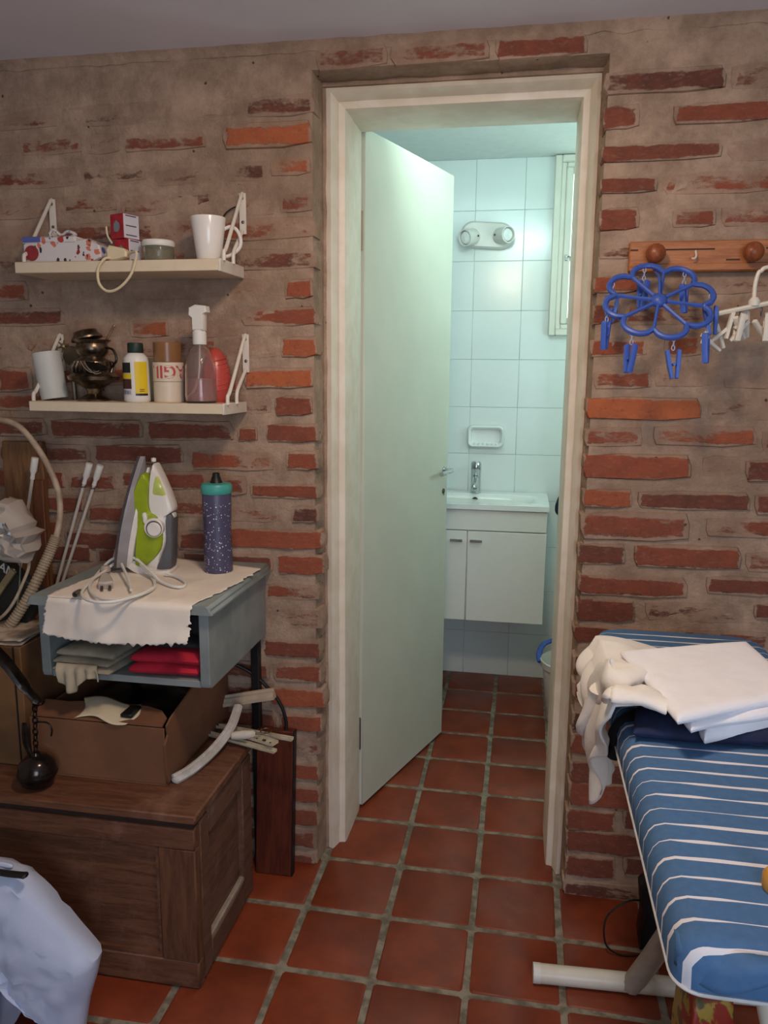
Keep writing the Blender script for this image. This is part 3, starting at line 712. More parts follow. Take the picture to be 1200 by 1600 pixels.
# ------------------------------------------------------------------ ironing board
def mk_cover():
    k = NT('striped_cover'); v = k.pos(); s = k.n('ShaderNodeSeparateXYZ'); k.l(v, s.inputs[0])
    wv = k.math('MULTIPLY', k.math('SUBTRACT', k.noise(k.mapv(v, (6, .5, 3)), 1.0, 2), .5), .010)
    y = k.math('ADD', s.outputs[1], wv); y = k.math('ADD', y, k.math('MULTIPLY', s.outputs[0], -.01))
    t = k.math('DIVIDE', y, .0345); row = k.math('FLOOR', t); fr = k.math('ABSOLUTE', k.math('SUBTRACT', k.math('FRACT', t), .5))
    cb = k.n('ShaderNodeCombineXYZ'); k.l(k.math('MULTIPLY', s.outputs[0], 10.0), cb.inputs[0]); k.l(k.math('MULTIPLY', row, 7.3), cb.inputs[1])
    wd = k.noise(cb.outputs[0], 1.0, 1); half = k.math('ADD', k.math('MULTIPLY', k.sstep(wd, .3, .7), .085), .02)
    st = k.math('LESS_THAN', fr, half)
    bl = k.mix(k.noise(v, 90, 3), lin((66, 100, 142)), lin((84, 118, 158)))
    c = k.mix(st, bl, lin((222, 218, 224)))
    k.bump(k.noise(v, 500, 2), .3, .0006); return k.set(c, .85, 0, .2)
M_cover = mk_cover()
ib = thing('ironing_board', 'ironing board with blue white-striped cover on white tube legs', 'ironing board', (.33, -.72, 0))
bx0, bx1, by0, by1, bt = .166, .505, -1.195, -.205, .80
def outline(i):
    o = []; x0, x1, y0, y1 = bx0+i, bx1-i, by0+i, by1-i
    for cx, cy, r, a in ((x1, y0, .03, -90), (x1, y1, .07, 0), (x0, y1, .06, 90), (x0, y0, .028, 180)):
        r = max(.006, r-min(i, .02)); cx += r if cx == x0 else -r; cy += r if cy == y0 else -r
        for k in range(8): o.append((cx+r*cos(radians(a+90*k/7)), cy+r*sin(radians(a+90*k/7))))
    return o
mb = MB(); ro = []
for i, z in ((.006, .748), (0, .753), (-.001, .775), (.003, .788), (.010, .796), (.022, .800)): ro.append(([(p[0]+nz((p[0], p[1], z), 22, 2)*.002*(1 if z < .79 else 0), p[1]) for p in outline(i)], z))
N = len(ro[0][0]); vs = [(p[0], p[1], z+(nz((p[0], p[1], 0), 15)*.004-.002 if z < .76 else 0)) for r, z in ro for p in r]; n0 = len(vs)
mb.add(vs, [(k*N+i, k*N+(i+1) % N, k*N+N+(i+1) % N, k*N+N+i) for k in range(len(ro)-1) for i in range(N)]+[tuple(range((len(ro)-1)*N, len(ro)*N))])
part(mb, 'cover', M_cover, ib, smooth=50)
mb = MB(); mb.prism(outline(.012), .738, .760, 'z', .003); part(mb, 'board_core', P('board_underside', (120, 112, 100), .7), ib)
mb = MB(); mb.tube([(p[0], p[1], .750+nz((p[0], p[1], 0), 15)*.003) for p in outline(-.001)], .0022, 6, True); part(mb, 'cover_hem', P('hem_tape', (206, 204, 206), .8), ib, 'pale hem cord')
mb = MB()      # loose corner of the cover hanging at the near end
def flap(u, v):
    x = bx0+.002+(bx1-bx0-.03)*u; tp_ = min(1, u/.22); dr = .018+.016*sin(u*8+2.4)+.008*sin(u*19)
    dr *= tp_; return (x, by0+.004+.03*(1-tp_)-.016*sin(min(1, v*1.6)*pi/2)-.007*sin(u*15)*v, .794-.022*v*v-dr*v-.006*(1-tp_))
mb.grid(flap, 40, 8); thick(part(mb, 'cover_end_flap', M_cover, ib), .003)
M_leg = P('white_leg_enamel', (222, 214, 200), .35, var=.06)
mb = MB(); mb.tube([(.079, -.323, .0215), (.2, -.317, .0215), (.33, -.311, .0215), (.46, -.305, .0215), (.56, -.30, .0215)], .0205, 14); ft = part(mb, 'foot_tube', M_leg, ib)
mb = MB(); mb.tube([(.068, -.3235, .0215), (.084, -.3228, .0215)], .0212, 14); part(mb, 'end_cap', M_wplastic, ft)
mb = MB(); mb.tube([(.283, -.313, .018), (.31, -.335, .095), (.40, -.43, .40), (.47, -.53, .742)], .030, 12, flat=.75); part(mb, 'leg', P('grey_leg_enamel', (176, 164, 152), .4), ib, 'grey flat tube leg')
mb = MB(); mb.tube([(.20, -1.00, .0215), (.50, -1.00, .0215)], .0205, 14); part(mb, 'foot_tube', M_leg, ib) if False else None
mb = MB(); mb.tube([(.36, -.50, .742), (.40, -.75, .40), (.46, -1.05, .02)], .016, 10); part(mb, 'leg', M_leg, ib)
# laundry on the board
M_towel = P('white_towel_cotton', (242, 240, 246), .9, var=.04, bump=.001, bscale=300)
ZT_ = .868
tq = [at(970, 1012, z=ZT_), at(1166, 998, z=ZT_), at(1262, 1078, z=ZT_), at(1058, 1118, z=ZT_)]
tq = [tq[3], tq[2], tq[1], tq[0]]
tw = thing('folded_sheet', 'folded white cotton sheet stacked on the striped ironing board', 'linen', (tq[0].x+.1, tq[0].y+.1, .81))
mb = MB(); mb.slab(tq, .848, ZT_, 30, 30, .08, .0025, 1); part(mb, 'top_fold', M_towel, tw, smooth=80)
cc = (tq[0]+tq[1]+tq[2]+tq[3])/4
def scl(k, dx=0, dy=0): return [Vector((cc.x+(p.x-cc.x)*k+dx, cc.y+(p.y-cc.y)*k+dy, 0)) for p in tq]
mb = MB(); mb.slab(scl(.97, .022, .004), .832, .854, 30, 30, .09, .006, 2, 13); part(mb, 'middle_fold', M_towel, tw, smooth=80)
mb = MB(); mb.slab(scl(.95, .042, .012), .802, .840, 40, 40, .16, .012, 3, 15); part(mb, 'bottom_fold', M_towel, tw, smooth=80)
M_navy = P('navy_cotton', (34, 46, 84), .85, rgb2=(24, 30, 58), scale=18, bump=.001)
nq = [at(985, 1157, z=.805), at(1250, 1172, z=.805), at(1230, 1100, z=.805), at(990, 1112, z=.805)]
mb = MB(); mb.slab(nq, .800, .826, 26, 20, .2, .007, 5, 12)
single(mb, 'folded_garment', M_navy, 'dark navy folded garment squeezed under the white sheet', 'garment', (nq[0].x+.06, nq[0].y+.05, .8), smooth=80)
M_shirt = P('white_shirt_cotton', (236, 230, 224), .9, var=.05, bump=.001, bscale=250)
ws = thing('crumpled_shirt', 'white crumpled shirt with its sleeve hanging off the ironing board edge', 'garment', (.19, -.5, .80))
def shirt(u, v):       # u along the board edge, v from under the sheet outwards and down
    yb = -.72+.31*u; a = min(v/.45, 1); dn_ = max(0, (v-.45)/.55)
    x = .285-.135*a; z = .812+.044*sin(a*pi*.62)*(.55+.45*sin(u*pi))
    if dn_ > 0:
        x = .150-.028*sin(min(1, dn_*1.4)*pi)*(.3+.7*u)-.004*sin(u*21)
        z = .848-.03-.17*dn_*(.45+.85*math.exp(-((u-.38)/.24)**2))
        yb = yb*(1-.35*dn_)+(-.585)*.35*dn_
    p = Vector((x, yb, z)); f = noise.noise(Vector((u*6, v*2.5, 3.3)))*.020+sin(u*26+v*5)*.006*(.3+dn_)
    return (p.x-f*.8*(.35+dn_), p.y+f*.5, p.z+f*(1-dn_)*.6)
mb = MB(); mb.grid(shirt, 60, 44); o = part(mb, 'shirt_body', M_shirt, ws, smooth=80); thick(o, .004, 1)
pts = [at(945, 1075, y=-.60), at(930, 1110, y=-.585), at(925, 1140, y=-.56), at(938, 1175, y=-.545), at(946, 1200, y=-.54), at(947, 1222, y=-.54)]
mb = MB(); mb.tube(cr(pts, 5), [.030]*4+[.032]*6+[.027]*6+[.018]*6+[.0135]*4, 14, flat=.6)
mb.v = [v_+Vector((nz(v_, 30, 1), nz(v_, 30, 4), 0))*.010 for v_ in mb.v]; part(mb, 'sleeve', M_shirt, ws, smooth=80)
pts = [at(985, 1050, z=.86), at(955, 1062, z=.855), at(925, 1075, y=-.52), at(908, 1092, y=-.50)]
mb = MB(); mb.tube(cr(pts, 6), [.034]*6+[.036]*6+[.030]*5+[.020]*2, 14, flat=.36); mb.v = [v_+Vector((nz(v_, 26, 1), nz(v_, 26, 4), nz(v_, 26, 7)))*.012 for v_ in mb.v]; part(mb, 'collar', M_shirt, ws, smooth=80)
pts = [at(1040, 1100, z=.855), at(1000, 1088, z=.86), at(962, 1083, z=.855), at(950, 1095, z=.845)]
mb = MB(); mb.tube(cr(pts, 6), [.028]*6+[.030]*6+[.020]*7, 14, flat=.36); mb.v = [v_+Vector((nz(v_, 32, 1), nz(v_, 32, 4), nz(v_, 32, 7)))*.008 for v_ in mb.v]; part(mb, 'cuff', M_shirt, ws, smooth=80)
pts = [at(1000, 1120, z=.80), at(975, 1135, y=-.68), at(962, 1160, y=-.67), at(960, 1185, y=-.67)]
mb = MB(); mb.tube(cr(pts, 5), [.02]*5+[.022]*5+[.018]*5+[.006], 10, flat=.6); mb.v = [v_+Vector((nz(v_, 30, 1), nz(v_, 30, 4), 0))*.008 for v_ in mb.v]
single(mb, 'black_sock', P('black_cotton', (22, 22, 26), .9), 'black cloth end hanging off the board behind the white sleeve', 'garment', tuple(pts[-1]), smooth=80)
p = at(1201, 1370, z=.815); mb = MB(); mb.lathe([(0, .80), (.010, .80), (.012, .804), (.012, .818), (.009, .823), (0, .824)], 20, (p.x+.006, p.y, 0))
single(mb, 'bottle_cap', P('orange_cap_plastic', (214, 150, 60), .4), 'yellow orange round cap standing on the striped board at photo edge', 'cap', (p.x+.006, p.y, .80))
# under the board
bo = thing('upright_tool', 'black upright tool with thin cable under the ironing board', 'tool', (.35, -.16, 0))
mb = MB(); mb.prism([(.318, 0), (.40, 0), (.405, .03), (.385, .075), (.35, .095), (.335, .10), (.330, .17), (.318, .178), (.308, .165), (.316, .09), (.312, .04)], -.185, -.135, 'y', .008); part(mb, 'tool_body', M_black, bo)
mb = MB(); mb.tube(cr([(.318, -.165, .12), (.28, -.19, .13), (.235, -.20, .09), (.235, -.21, .03), (.27, -.21, .005), (.32, -.20, .005)], 6), .0022, 6); part(mb, 'cable', M_black, bo)
k = NT('printed_bag'); v = k.pos(); k.set(k.mix(k.sstep(k.noise(v, 18, 3, .6, .8), .42, .5), lin((150, 46, 34)), k.mix(k.sstep(k.noise(v, 26, 2), .5, .56), lin((170, 140, 60)), lin((90, 84, 50)))), .5)
mb = MB(); mb.slab([(.305, -.73), (.385, -.70), (.40, -.58), (.30, -.60)], 0, .335, 16, 16, .12, .008, 8)
single(mb, 'printed_bag', k.m, 'red and yellow printed bag on the floor under the ironing board', 'bag', (.345, -.66, 0), smooth=80)
# ------------------------------------------------------------------ shelves
SX0, SX1, SYF = -1.203, -.688, -.157
def shelf(label, z0, z1, zp0, zp1, xl):
    t = thing('wall_shelf', label, 'shelf', (-.95, 0, z0), 'white bracket shelves on the left brick wall')
    part(MB().box(xl, SX1-.004, SYF, -.006, z0, z1, .0015), 'shelf_board', M_cream, t)
    part(MB().box(SX1-.006, SX1, SYF-.001, -.006, z0-.001, z1+.001, .001), 'end_cap', M_bracket, t)
    for x in (-.687, -1.189):
        b = part(MB().box(x-.0085, x+.0085, -.011, -.0055, zp0, zp1, .001), 'bracket', M_bracket, t)
        mb = MB(); mb.tube(cr([(x, -.013, zp1-.008), (x, -.020, zp1-.012), (x, -.118, z1+.034), (x, -.137, z1+.018), (x, -.139, z1-.002)], 5), .0045, 8); part(mb, 'support_rod', M_bracket, b)
        mb = MB(); mb.tube(cr([(x, -.012, zp0+.006), (x, -.018, zp0+.002), (x, -.066, z1+.036), (x, -.078, z1+.018), (x, -.079, z1-.002)], 5), .0045, 8); part(mb, 'support_rod', M_bracket, b)
        for z in (zp0+.028, zp1-.012):
            mb = MB(); mb.lathe([(0, -.0145), (.0035, -.013), (.004, -.011)], 8, (x+(.001 if z < zp1-.02 else 0), 0, z), axis='y'); part(mb, 'screw', M_screw, b)
    return t
S1, S2 = 1.588, 1.262
shelf('upper white wall shelf with wire brackets on brick wall', 1.562, S1, 1.664, 1.759, -1.203)
shelf('lower white wall shelf with wire brackets above the iron', 1.238, S2, 1.335, 1.428, -1.191)
# --- upper shelf
def mk_floral():
    k = NT('floral_print'); v = k.coord()
    base = lin((214, 206, 206)); c = base
    for sc, th, cols, off in ((44, .33, ((176, 66, 66), (206, 120, 98)), 0), (70, .26, ((52, 50, 60), (70, 66, 72)), 5), (30, .26, ((150, 46, 50), (84, 96, 160)), 9)):
        m = k.n('ShaderNodeMapping'); m.inputs['Location'].default_value = (off, off*2, off); m.inputs['Scale'].default_value = (1, 1, 1.0 if off != 5 else .5); k.l(v, m.inputs[0])
        o = k.n('ShaderNodeTexVoronoi'); o.inputs['Scale'].default_value = sc; k.l(m.outputs[0], o.inputs['Vector'])
        s = k.n('ShaderNodeSeparateColor'); k.l(o.outputs['Color'], s.inputs[0])
        d = k.math('ADD', o.outputs['Distance'], k.math('MULTIPLY', k.math('SUBTRACT', k.noise(v, 160, 2), .5), .35))
        f = k.math('MULTIPLY', k.math('LESS_THAN', d, th), k.math('LESS_THAN', s.outputs[0], .75))
        c = k.mix(f, c, k.mix(k.math('LESS_THAN', s.outputs[1], .5), lin(cols[0]), lin(cols[1])))
    return k.set(c, .55, 0, .3)
M_floral = mk_floral()
pc = thing('floral_box', 'floral patterned case with a bow at left end of the upper shelf', 'case', (-1.10, -.08, S1))
mb = MB(); mb.prism([(-1.200, S1), (-1.06, S1), (-1.02, S1+.001), (-.998, S1+.012), (-1.002, S1+.04), (-1.03, S1+.055), (-1.075, S1+.050), (-1.19, S1+.050), (-1.200, S1+.044)], -.125, -.035, 'y', .004); part(mb, 'case_body', M_floral, pc)
mb = MB(); mb.box(-1.202, -1.06, -.128, -.032, S1+.046, S1+.062, .004); part(mb, 'lid', M_floral, pc)
mb = MB(); mb.tube(cr([(-1.125, -.09, S1+.06), (-1.145, -.095, S1+.068), (-1.135, -.095, S1+.082), (-1.118, -.09, S1+.07), (-1.10, -.09, S1+.078), (-1.08, -.092, S1+.070), (-1.10, -.09, S1+.062)], 5), .006, 8, flat=.6); part(mb, 'bow', M_floral, pc)
mb = MB(); mb.lathe([(0, -.131), (.017, -.1295), (.018, -.126)], 20, (-1.176, 0, S1+.024), axis='y'); part(mb, 'round_badge', P('dark_red_print', (150, 52, 54), .5), pc, 'dark red round badge')
mb = MB(); mb.box(-1.198, -1.15, -.1295, -.127, S1+.049, S1+.061, .001); part(mb, 'blue_patch', P('blue_print', (92, 104, 176), .5), pc, 'blue patch')
M_plug = P('ivory_plug', (222, 204, 170), .45, var=.06)
pg = at(186, 391, y=-.142); pg0 = (pg.x, -.142, S1)
pl = thing('plug_adapter', 'ivory mains plug with its cord looping below the upper shelf', 'plug', pg0)
mb = MB(); mb.prism([(pg.x-.026, S1+.004), (pg.x-.028, S1+.028), (pg.x-.020, S1+.035), (pg.x+.016, S1+.027), (pg.x+.024, S1+.018), (pg.x+.022, S1+.008), (pg.x+.0, S1), (pg.x-.018, S1)], -.154, -.128, 'y', .004); part(mb, 'plug_body', M_plug, pl)
c0 = [(pg.x+.020, -.142, S1+.014)]+[tuple(at(x, y, y=-.168)) for x, y in ((212, 393), (212, 405), (204, 430), (186, 450), (168, 455), (155, 443), (153, 422), (160, 408))]+[(pg.x-.02, -.156, S1+.006), (pg.x+.0, -.12, S1+.005), (pg.x+.03, -.06, S1+.004)]
mb = MB(); mb.tube(cr(c0, 6), .0032, 8); part(mb, 'cord', M_plug, pl)
mb = MB(); mb.tube(cr([at(175, 380, y=-.135), at(168, 368, y=-.13), at(166, 354, y=-.13)], 4), .0022, 6); part(mb, 'cord_end', M_plug, pl)
M_redbox = P('red_carton', (178, 44, 56), .5, rgb2=(150, 34, 46), scale=60); M_wbox = P('white_carton', (206, 204, 214), .5, var=.04)
M_ink = P('print_ink', (70, 60, 80), .6); M_grey = P('grey_print', (128, 140, 140), .5)
def carton(label, c, ang, z0, h, w_=.040, d_=.040):
    t = thing('medicine_box', label, 'box', (c[0], c[1], z0))
    R_ = Matrix.Translation((c[0], c[1], z0)) @ Matrix.Rotation(radians(ang), 4, 'Z')
    def p(*a, n='x', m=None, pa=None):
        mb = MB(); mb.M = R_; mb.box(*a, .0006); return part(mb, n, m, pa)
    b = p(-w_/2, w_/2, -d_/2, d_/2, 0, h, n='carton', m=M_redbox, pa=t)
    p(w_/2-.0004, w_/2+.0006, -d_/2+.0005, d_/2-.0005, .001, h-.001, n='white_side', m=M_wbox, pa=t)
    for q in (.12, .50, .9): p(w_/2+.0004, w_/2+.001, -d_/2+.006, d_/2-.008, h*q, h*q+.0025, n='print_line', m=M_ink, pa=t)
    mb = MB(); mb.M = R_; mb.prism([(-.010, h*.30), (.002, h*.26), (.010, h*.42), (.008, h*.62), (-.002, h*.75), (-.011, h*.6)], -d_/2-.0006, -d_/2, 'y'); part(mb, 'printed_emblem', M_grey, t)
    return t
carton('lower red and white medicine box under its twin on the upper shelf', (-.950, -.085), -14, S1, .056, .044, .042)
carton('upper red and white medicine box stacked crookedly on its twin', (-.955, -.085), -22, S1+.0565, .056, .046, .046)
jx = at(248, 390, y=-.08).x
jr = thing('jar', 'small empty glass jar with white lid on the upper shelf', 'jar', (jx, -.08, S1))
M_glass = glass('clear_jar_glass', (222, 226, 210), .03, .9)
mb = MB(); mb.lathe([(0, S1+.001), (.031, S1+.001), (.035, S1+.006), (.036, S1+.036), (.034, S1+.042), (.032, S1+.042), (.033, S1+.036), (.032, S1+.008), (0, S1+.005)], 28, (jx, -.08, 0)); part(mb, 'jar_glass', M_glass, jr)
mb = MB(); mb.lathe([(.037, S1+.039), (.0385, S1+.041), (.0385, S1+.050), (.036, S1+.053), (0, S1+.053)], 28, (jx, -.08, 0)); part(mb, 'jar_lid', M_wplastic, jr)
mx = at(326, 370, y=-.085).x
mg = thing('mug', 'white tapered mug at the right end of the upper shelf', 'mug', (mx, -.085, S1))
M_mug = P('glazed_white', (234, 228, 224), .18, var=.03, spec=.6)
mb = MB(); mb.lathe([(0, S1+.0005), (.025, S1+.0005), (.028, S1+.004), (.041, S1+.100), (.0405, S1+.102), (.038, S1+.100), (.026, S1+.008), (0, S1+.006)], 32, (mx, -.085, 0)); part(mb, 'mug_body', M_mug, mg)
hv = Vector((.93, .37, 0))
mb = MB(); mb.tube(cr([Vector((mx, -.085, S1+a))+hv*b for a, b in ((.078, .036), (.084, .052), (.076, .066), (.056, .074), (.036, .070), (.020, .050), (.014, .028))], 4), .0055, 10, flat=.8); part(mb, 'mug_handle', M_mug, mg)
mb = MB(); mb.tube(cr([at(346, 345, y=-.01), at(352, 334, y=-.012), at(362, 326, y=-.012), at(372, 322, y=-.012)], 4), .0018, 6)
single(mb, 'wire_end', M_black, 'short black wire arching on the wall behind the mug', 'wire', tuple(at(346, 345, y=-.01)))
# --- lower shelf
M_candle = P('frosted_white_plastic', (200, 200, 196), .5, var=.06)
cb = at(87, 632, y=-.09); mb = MB()
mb.M = Matrix.Translation((cb.x, -.09, S2+.004)) @ Matrix.Rotation(radians(-9), 4, 'Y')
mb.lathe([(0, 0), (.0315, 0), (.0325, .003), (.0345, .112), (.0335, .115), (.030, .115), (.028, .1), (0, .1)], 28)
single(mb, 'cup', M_candle, 'frosted white cup leaning left at left end of the lower shelf', 'cup', (cb.x, -.09, S2))
M_silver = P('tarnished_silver', (150, 132, 112), .28, .9, rgb2=(70, 58, 48), scale=28, bump=.001, bscale=90)
px_ = at(147, 600, y=-.085).x; pt = thing('silver_pot', 'ornate tarnished silver pot with lid ajar and straw on the lower shelf', 'pot', (px_, -.085, S2)); pc_ = (px_, -.085, 0)
mb = MB(); mb.lathe([(0, S2), (.040, S2), (.041, S2+.004), (.030, S2+.010), (.017, S2+.018), (.020, S2+.030), (.046, S2+.046), (.060, S2+.052), (.062, S2+.060), (.052, S2+.066), (.047, S2+.072), (.049, S2+.085), (.046, S2+.096), (.032, S2+.104), (.030, S2+.108), (.038, S2+.118), (.040, S2+.130), (.036, S2+.140), (.044, S2+.146), (.046, S2+.149), (.040, S2+.149), (.034, S2+.138), (0, S2+.136)], 40, pc_); part(mb, 'pot_body', M_silver, pt)
mb = MB()
for i in range(22):
    a = 2*pi*i/22; mb.tube([(px_+.048*cos(a), -.085+.048*sin(a), S2+.070), (px_+.0505*cos(a+.08), -.085+.0505*sin(a+.08), S2+.084), (px_+.046*cos(a+.14), -.085+.046*sin(a+.14), S2+.097)], [.002, .004, .002], 6)
part(mb, 'fluting', M_silver, pt)
mb = MB(); mb.M = Matrix.Translation((px_-.012, -.085, S2+.150)) @ Matrix.Rotation(radians(-14), 4, 'Y'); mb.lathe([(.038, 0), (.038, .004), (.030, .012), (.028, .020), (.012, .024), (0, .024)], 28); part(mb, 'pot_lid', M_silver, pt)
mb = MB(); mb.tube(cr([(px_+.02, -.08, S2+.12), tuple(at(165, 534, y=-.08)), tuple(at(176, 513, y=-.08)), tuple(at(179, 508, y=-.08))], 4), [.0022]*5+[.0028]*4+[.0035]*3+[.003], 6); part(mb, 'straw', P('copper_straw', (190, 150, 120), .3, .9), pt)
mb = MB(); mb.tube(cr([(px_+.036, -.09, S2+.13), (px_+.058, -.09, S2+.125), (px_+.066, -.09, S2+.10), (px_+.048, -.09, S2+.080)], 5), .003, 6); part(mb, 'pot_handle', M_dark, pt)
mb = MB(); mb.prism([(px_+.01, S2+.096), (px_+.04, S2+.094), (px_+.066, S2+.086), (px_+.072, S2+.078), (px_+.05, S2+.072), (px_+.025, S2+.080)], -.150, -.132, 'y', .004); part(mb, 'dark_spout', M_dark, pt)
mb = MB()
for q in (0, .009): mb.tube(cr([(px_+.008+q, -.153, S2+.097), (px_+.018+q, -.156, S2+.082), (px_+.036+q, -.156, S2+.070-q*.3), (px_+.056+q*.5, -.154, S2+.074-q*.4)], 5), .0011, 5)
part(mb, 'fine_chain', P('bright_chain', (196, 184, 168), .3, .8), pt)
mb = MB(); q = at(112, 556, y=-.03); mb.lathe([(0, -.006), (.022, -.005), (.025, 0), (.022, .004), (0, .005)], 24, (q.x, -.03, q.z), axis='y'); mb.tube([(q.x, -.03, q.z-.024), (q.x+.002, -.028, S2)], .006, 8)
single(mb, 'round_lid', P('dull_brass', (120, 104, 82), .4, .6), 'dull round metal lid standing behind the silver pot', 'lid', (q.x, -.03, S2))
mb = MB(); q = at(99, 541, y=-.022); 
for i in range(6):
    a = i*1.05+.3; mb.tube([tuple(q), (q.x+.016*cos(a), -.024, q.z+.016*sin(a))], [.004, .0015], 6)
mb.lathe([(0, -.008), (.006, -.004), (.006, .016)], 10, (q.x, -.022, q.z), axis='y')
single(mb, 'wall_hook', P('aged_brass', (150, 130, 96), .4, .7), 'small aged brass star hook on the left bracket of lower shelf', 'hook', tuple(q))
# weedkiller style bottle
M_label_b = P('black_label', (34, 36, 36), .4); M_label_y = P('yellow_label', (226, 192, 30), .45, var=.05); M_label_r = P('brown_label', (74, 44, 34), .45)
bx = at(214, 600, y=-.11).x; bt_ = thing('chemical_bottle', 'white bottle with yellow and black label and dark green cap', 'bottle', (bx, -.11, S2))
mb = MB(); mb.lathe([(0, S2), (.028, S2), (.031, S2+.004), (.031, S2+.018), (.030, S2+.094), (.028, S2+.106), (.019, S2+.116), (.014, S2+.118), (.014, S2+.124)], 28, (bx, -.11, 0)); part(mb, 'bottle_body', M_wplastic, bt_)
mb = MB(); mb.lathe([(.0175, S2+.117)] + [(.0185, S2+.119), (.0185, S2+.138), (.017, S2+.141), (0, S2+.141)], 24, (bx, -.11, 0)); part(mb, 'bottle_cap', P('dark_green_cap', (34, 52, 44), .5), bt_, 'dark green ribbed cap')
def patch(c, r, d0, d1, z0, z1, mat, name, par):
    m = MB(); m.lathe([(r-.001, z0), (r, z0), (r, z1), (r-.001, z1)], 8, c, a0=radians(d0), a1=radians(d1)); return part(m, name, mat, par)
for d0, d1, za, zb, m_, nm in ((-168, -88, .070, .094, M_label_b, 'label_panel'), (-168, -86, .056, .068, M_label_y, 'label_panel'), (-168, -86, .032, .055, M_label_r, 'label_panel'), (-160, -86, .018, .030, M_wbox, 'barcode_panel'), (-70, -12, .021, .096, M_label_y, 'label_panel'), (-70, -12, .016, .021, M_label_b, 'label_panel')):
    patch((bx, -.11, 0), .0318, d0, d1, S2+za, S2+zb, m_, nm, bt_)
m = MB()
for i in range(14):
    d = -155+i*4.6; m.lathe([(.0319, S2+.0195), (.0322, S2+.0195), (.0322, S2+.0285), (.0319, S2+.0285)], 1, (bx, -.11, 0), a0=radians(d), a1=radians(d+(2.6 if i % 3 else 1.2)))
part(m, 'barcode', M_ink, bt_)
for za in (.026, .030): patch((bx, -.11, 0), .0321, -52, -30, S2+za, S2+za+.0014, M_ink, 'print_line', bt_)
q0, q1 = at(222, 560, y=-.03).x, at(250, 560, y=-.03).x; mb = MB(); mb.box(q0, q1, -.05, -.012, S2, at(230, 560, y=-.05).z, .002)
single(mb, 'carton', P('cream_carton', (186, 164, 128), .7), 'plain cream carton against wall behind bottle and tape rolls', 'box', ((q0+q1)/2, -.03, S2))
# tape rolls
M_tapeb = P('brown_tape', (140, 98, 64), .25, var=.12); M_tapew = P('white_tape', (216, 200, 180), .4, var=.05); M_core = P('card_core', (150, 116, 84), .8); M_redink = P('red_tape_print', (196, 84, 78), .5)
tx = at(264, 600, y=-.085).x
def roll(label, x, r, z0, z1, mat, name='tape_roll'):
    t = thing(name, label, 'tape', (x, -.085, z0), 'tape rolls stacked on the lower shelf')
    m = MB(); m.lathe([(.024, z0), (r-.001, z0), (r, z0+.001), (r, z1-.001), (r-.001, z1), (.024, z1), (.024, z0)], 36, (x, -.085, 0)); part(m, 'tape_winding', mat, t)
    m = MB(); m.lathe([(.0215, z0), (.0238, z0), (.0238, z1), (.0215, z1), (.0215, z0)], 28, (x, -.085, 0)); part(m, 'card_core', M_core, t); return t
roll('plain white tape roll at the bottom of the stack', tx, .0365, S2, S2+.049, M_tapew)
tr = roll('white tape roll with red lettering in middle of stack', tx, .037, S2+.0495, S2+.0955, M_tapew)
roll('shiny brown tape roll on top of the white rolls', tx-.001, .0335, S2+.096, S2+.143, M_tapeb)
def text_mesh(txt, size):
    cu = bpy.data.curves.new('t', 'FONT'); cu.body = txt; cu.size = size; cu.extrude = 0; cu.align_x = 'CENTER'; cu.offset = size*.02; cu.resolution_u = 3
    o = bpy.data.objects.new('t', cu); COL.objects.link(o); dg = bpy.context.evaluated_depsgraph_get(); me = o.evaluated_get(dg).to_mesh()
    vs = [v.co.copy() for v in me.vertices]; fs = [tuple(p.vertices) for p in me.polygons]; bpy.data.objects.remove(o); return vs, fs
vs, fs = text_mesh('FRAGIL', .042)
zc = S2+.0725; r = .0374; m = MB(); ys = [v.y for v in vs]; ym = (min(ys)+max(ys))/2
def bend(v):           # lettering upside down around the roll
    a = radians(-104)-(v.x-.050)/r; return (tx+r*cos(a), -.085+r*sin(a), zc-(v.y-ym))
m.add([bend(v) for v in vs], [f[::-1] for f in fs]); part(m, 'red_lettering', M_redink, tr, 'red upside-down lettering FRAGIL', smooth=0)
# spray bottle
sx_ = at(314, 600, y=-.105).x; sb = thing('spray_bottle', 'clear spray bottle half full of pink liquid with white nozzle', 'bottle', (sx_, -.105, S2))
M_clear = glass('clear_bottle', (250, 240, 238), .04, .95); sc_ = (sx_, -.105, 0)
mb = MB(); mb.lathe([(0, S2), (.034, S2), (.0375, S2+.004), (.038, S2+.02), (.036, S2+.085), (.030, S2+.108), (.022, S2+.126), (.012, S2+.134), (.012, S2+.148), (.0105, S2+.148), (.0105, S2+.133), (.020, S2+.124), (.0285, S2+.107), (.0345, S2+.085), (.0365, S2+.02), (.036, S2+.005), (0, S2+.002)], 32, sc_); part(mb, 'bottle_body', M_clear, sb)
mb = MB(); mb.lathe([(0, S2+.003), (.035, S2+.006), (.0355, S2+.02), (.0345, S2+.058), (0, S2+.058)], 28, sc_); part(mb, 'liquid', glass('pink_liquid', (240, 186, 180), .05, .7), sb, 'pale pink liquid')
mb = MB(); mb.tube(cr([(sx_, -.105, S2+.14), (sx_-.004, -.105, S2+.07), (sx_-.012, -.11, S2+.03), (sx_-.03, -.112, S2+.01)], 5), .0022, 6); part(mb, 'dip_tube', M_wplastic, sb)
mb = MB(); mb.lathe([(.014, S2+.136), (.0165, S2+.138), (.0165, S2+.166), (.013, S2+.17), (.013, S2+.178), (0, S2+.178)], 22, sc_); part(mb, 'collar', M_wplastic, sb)
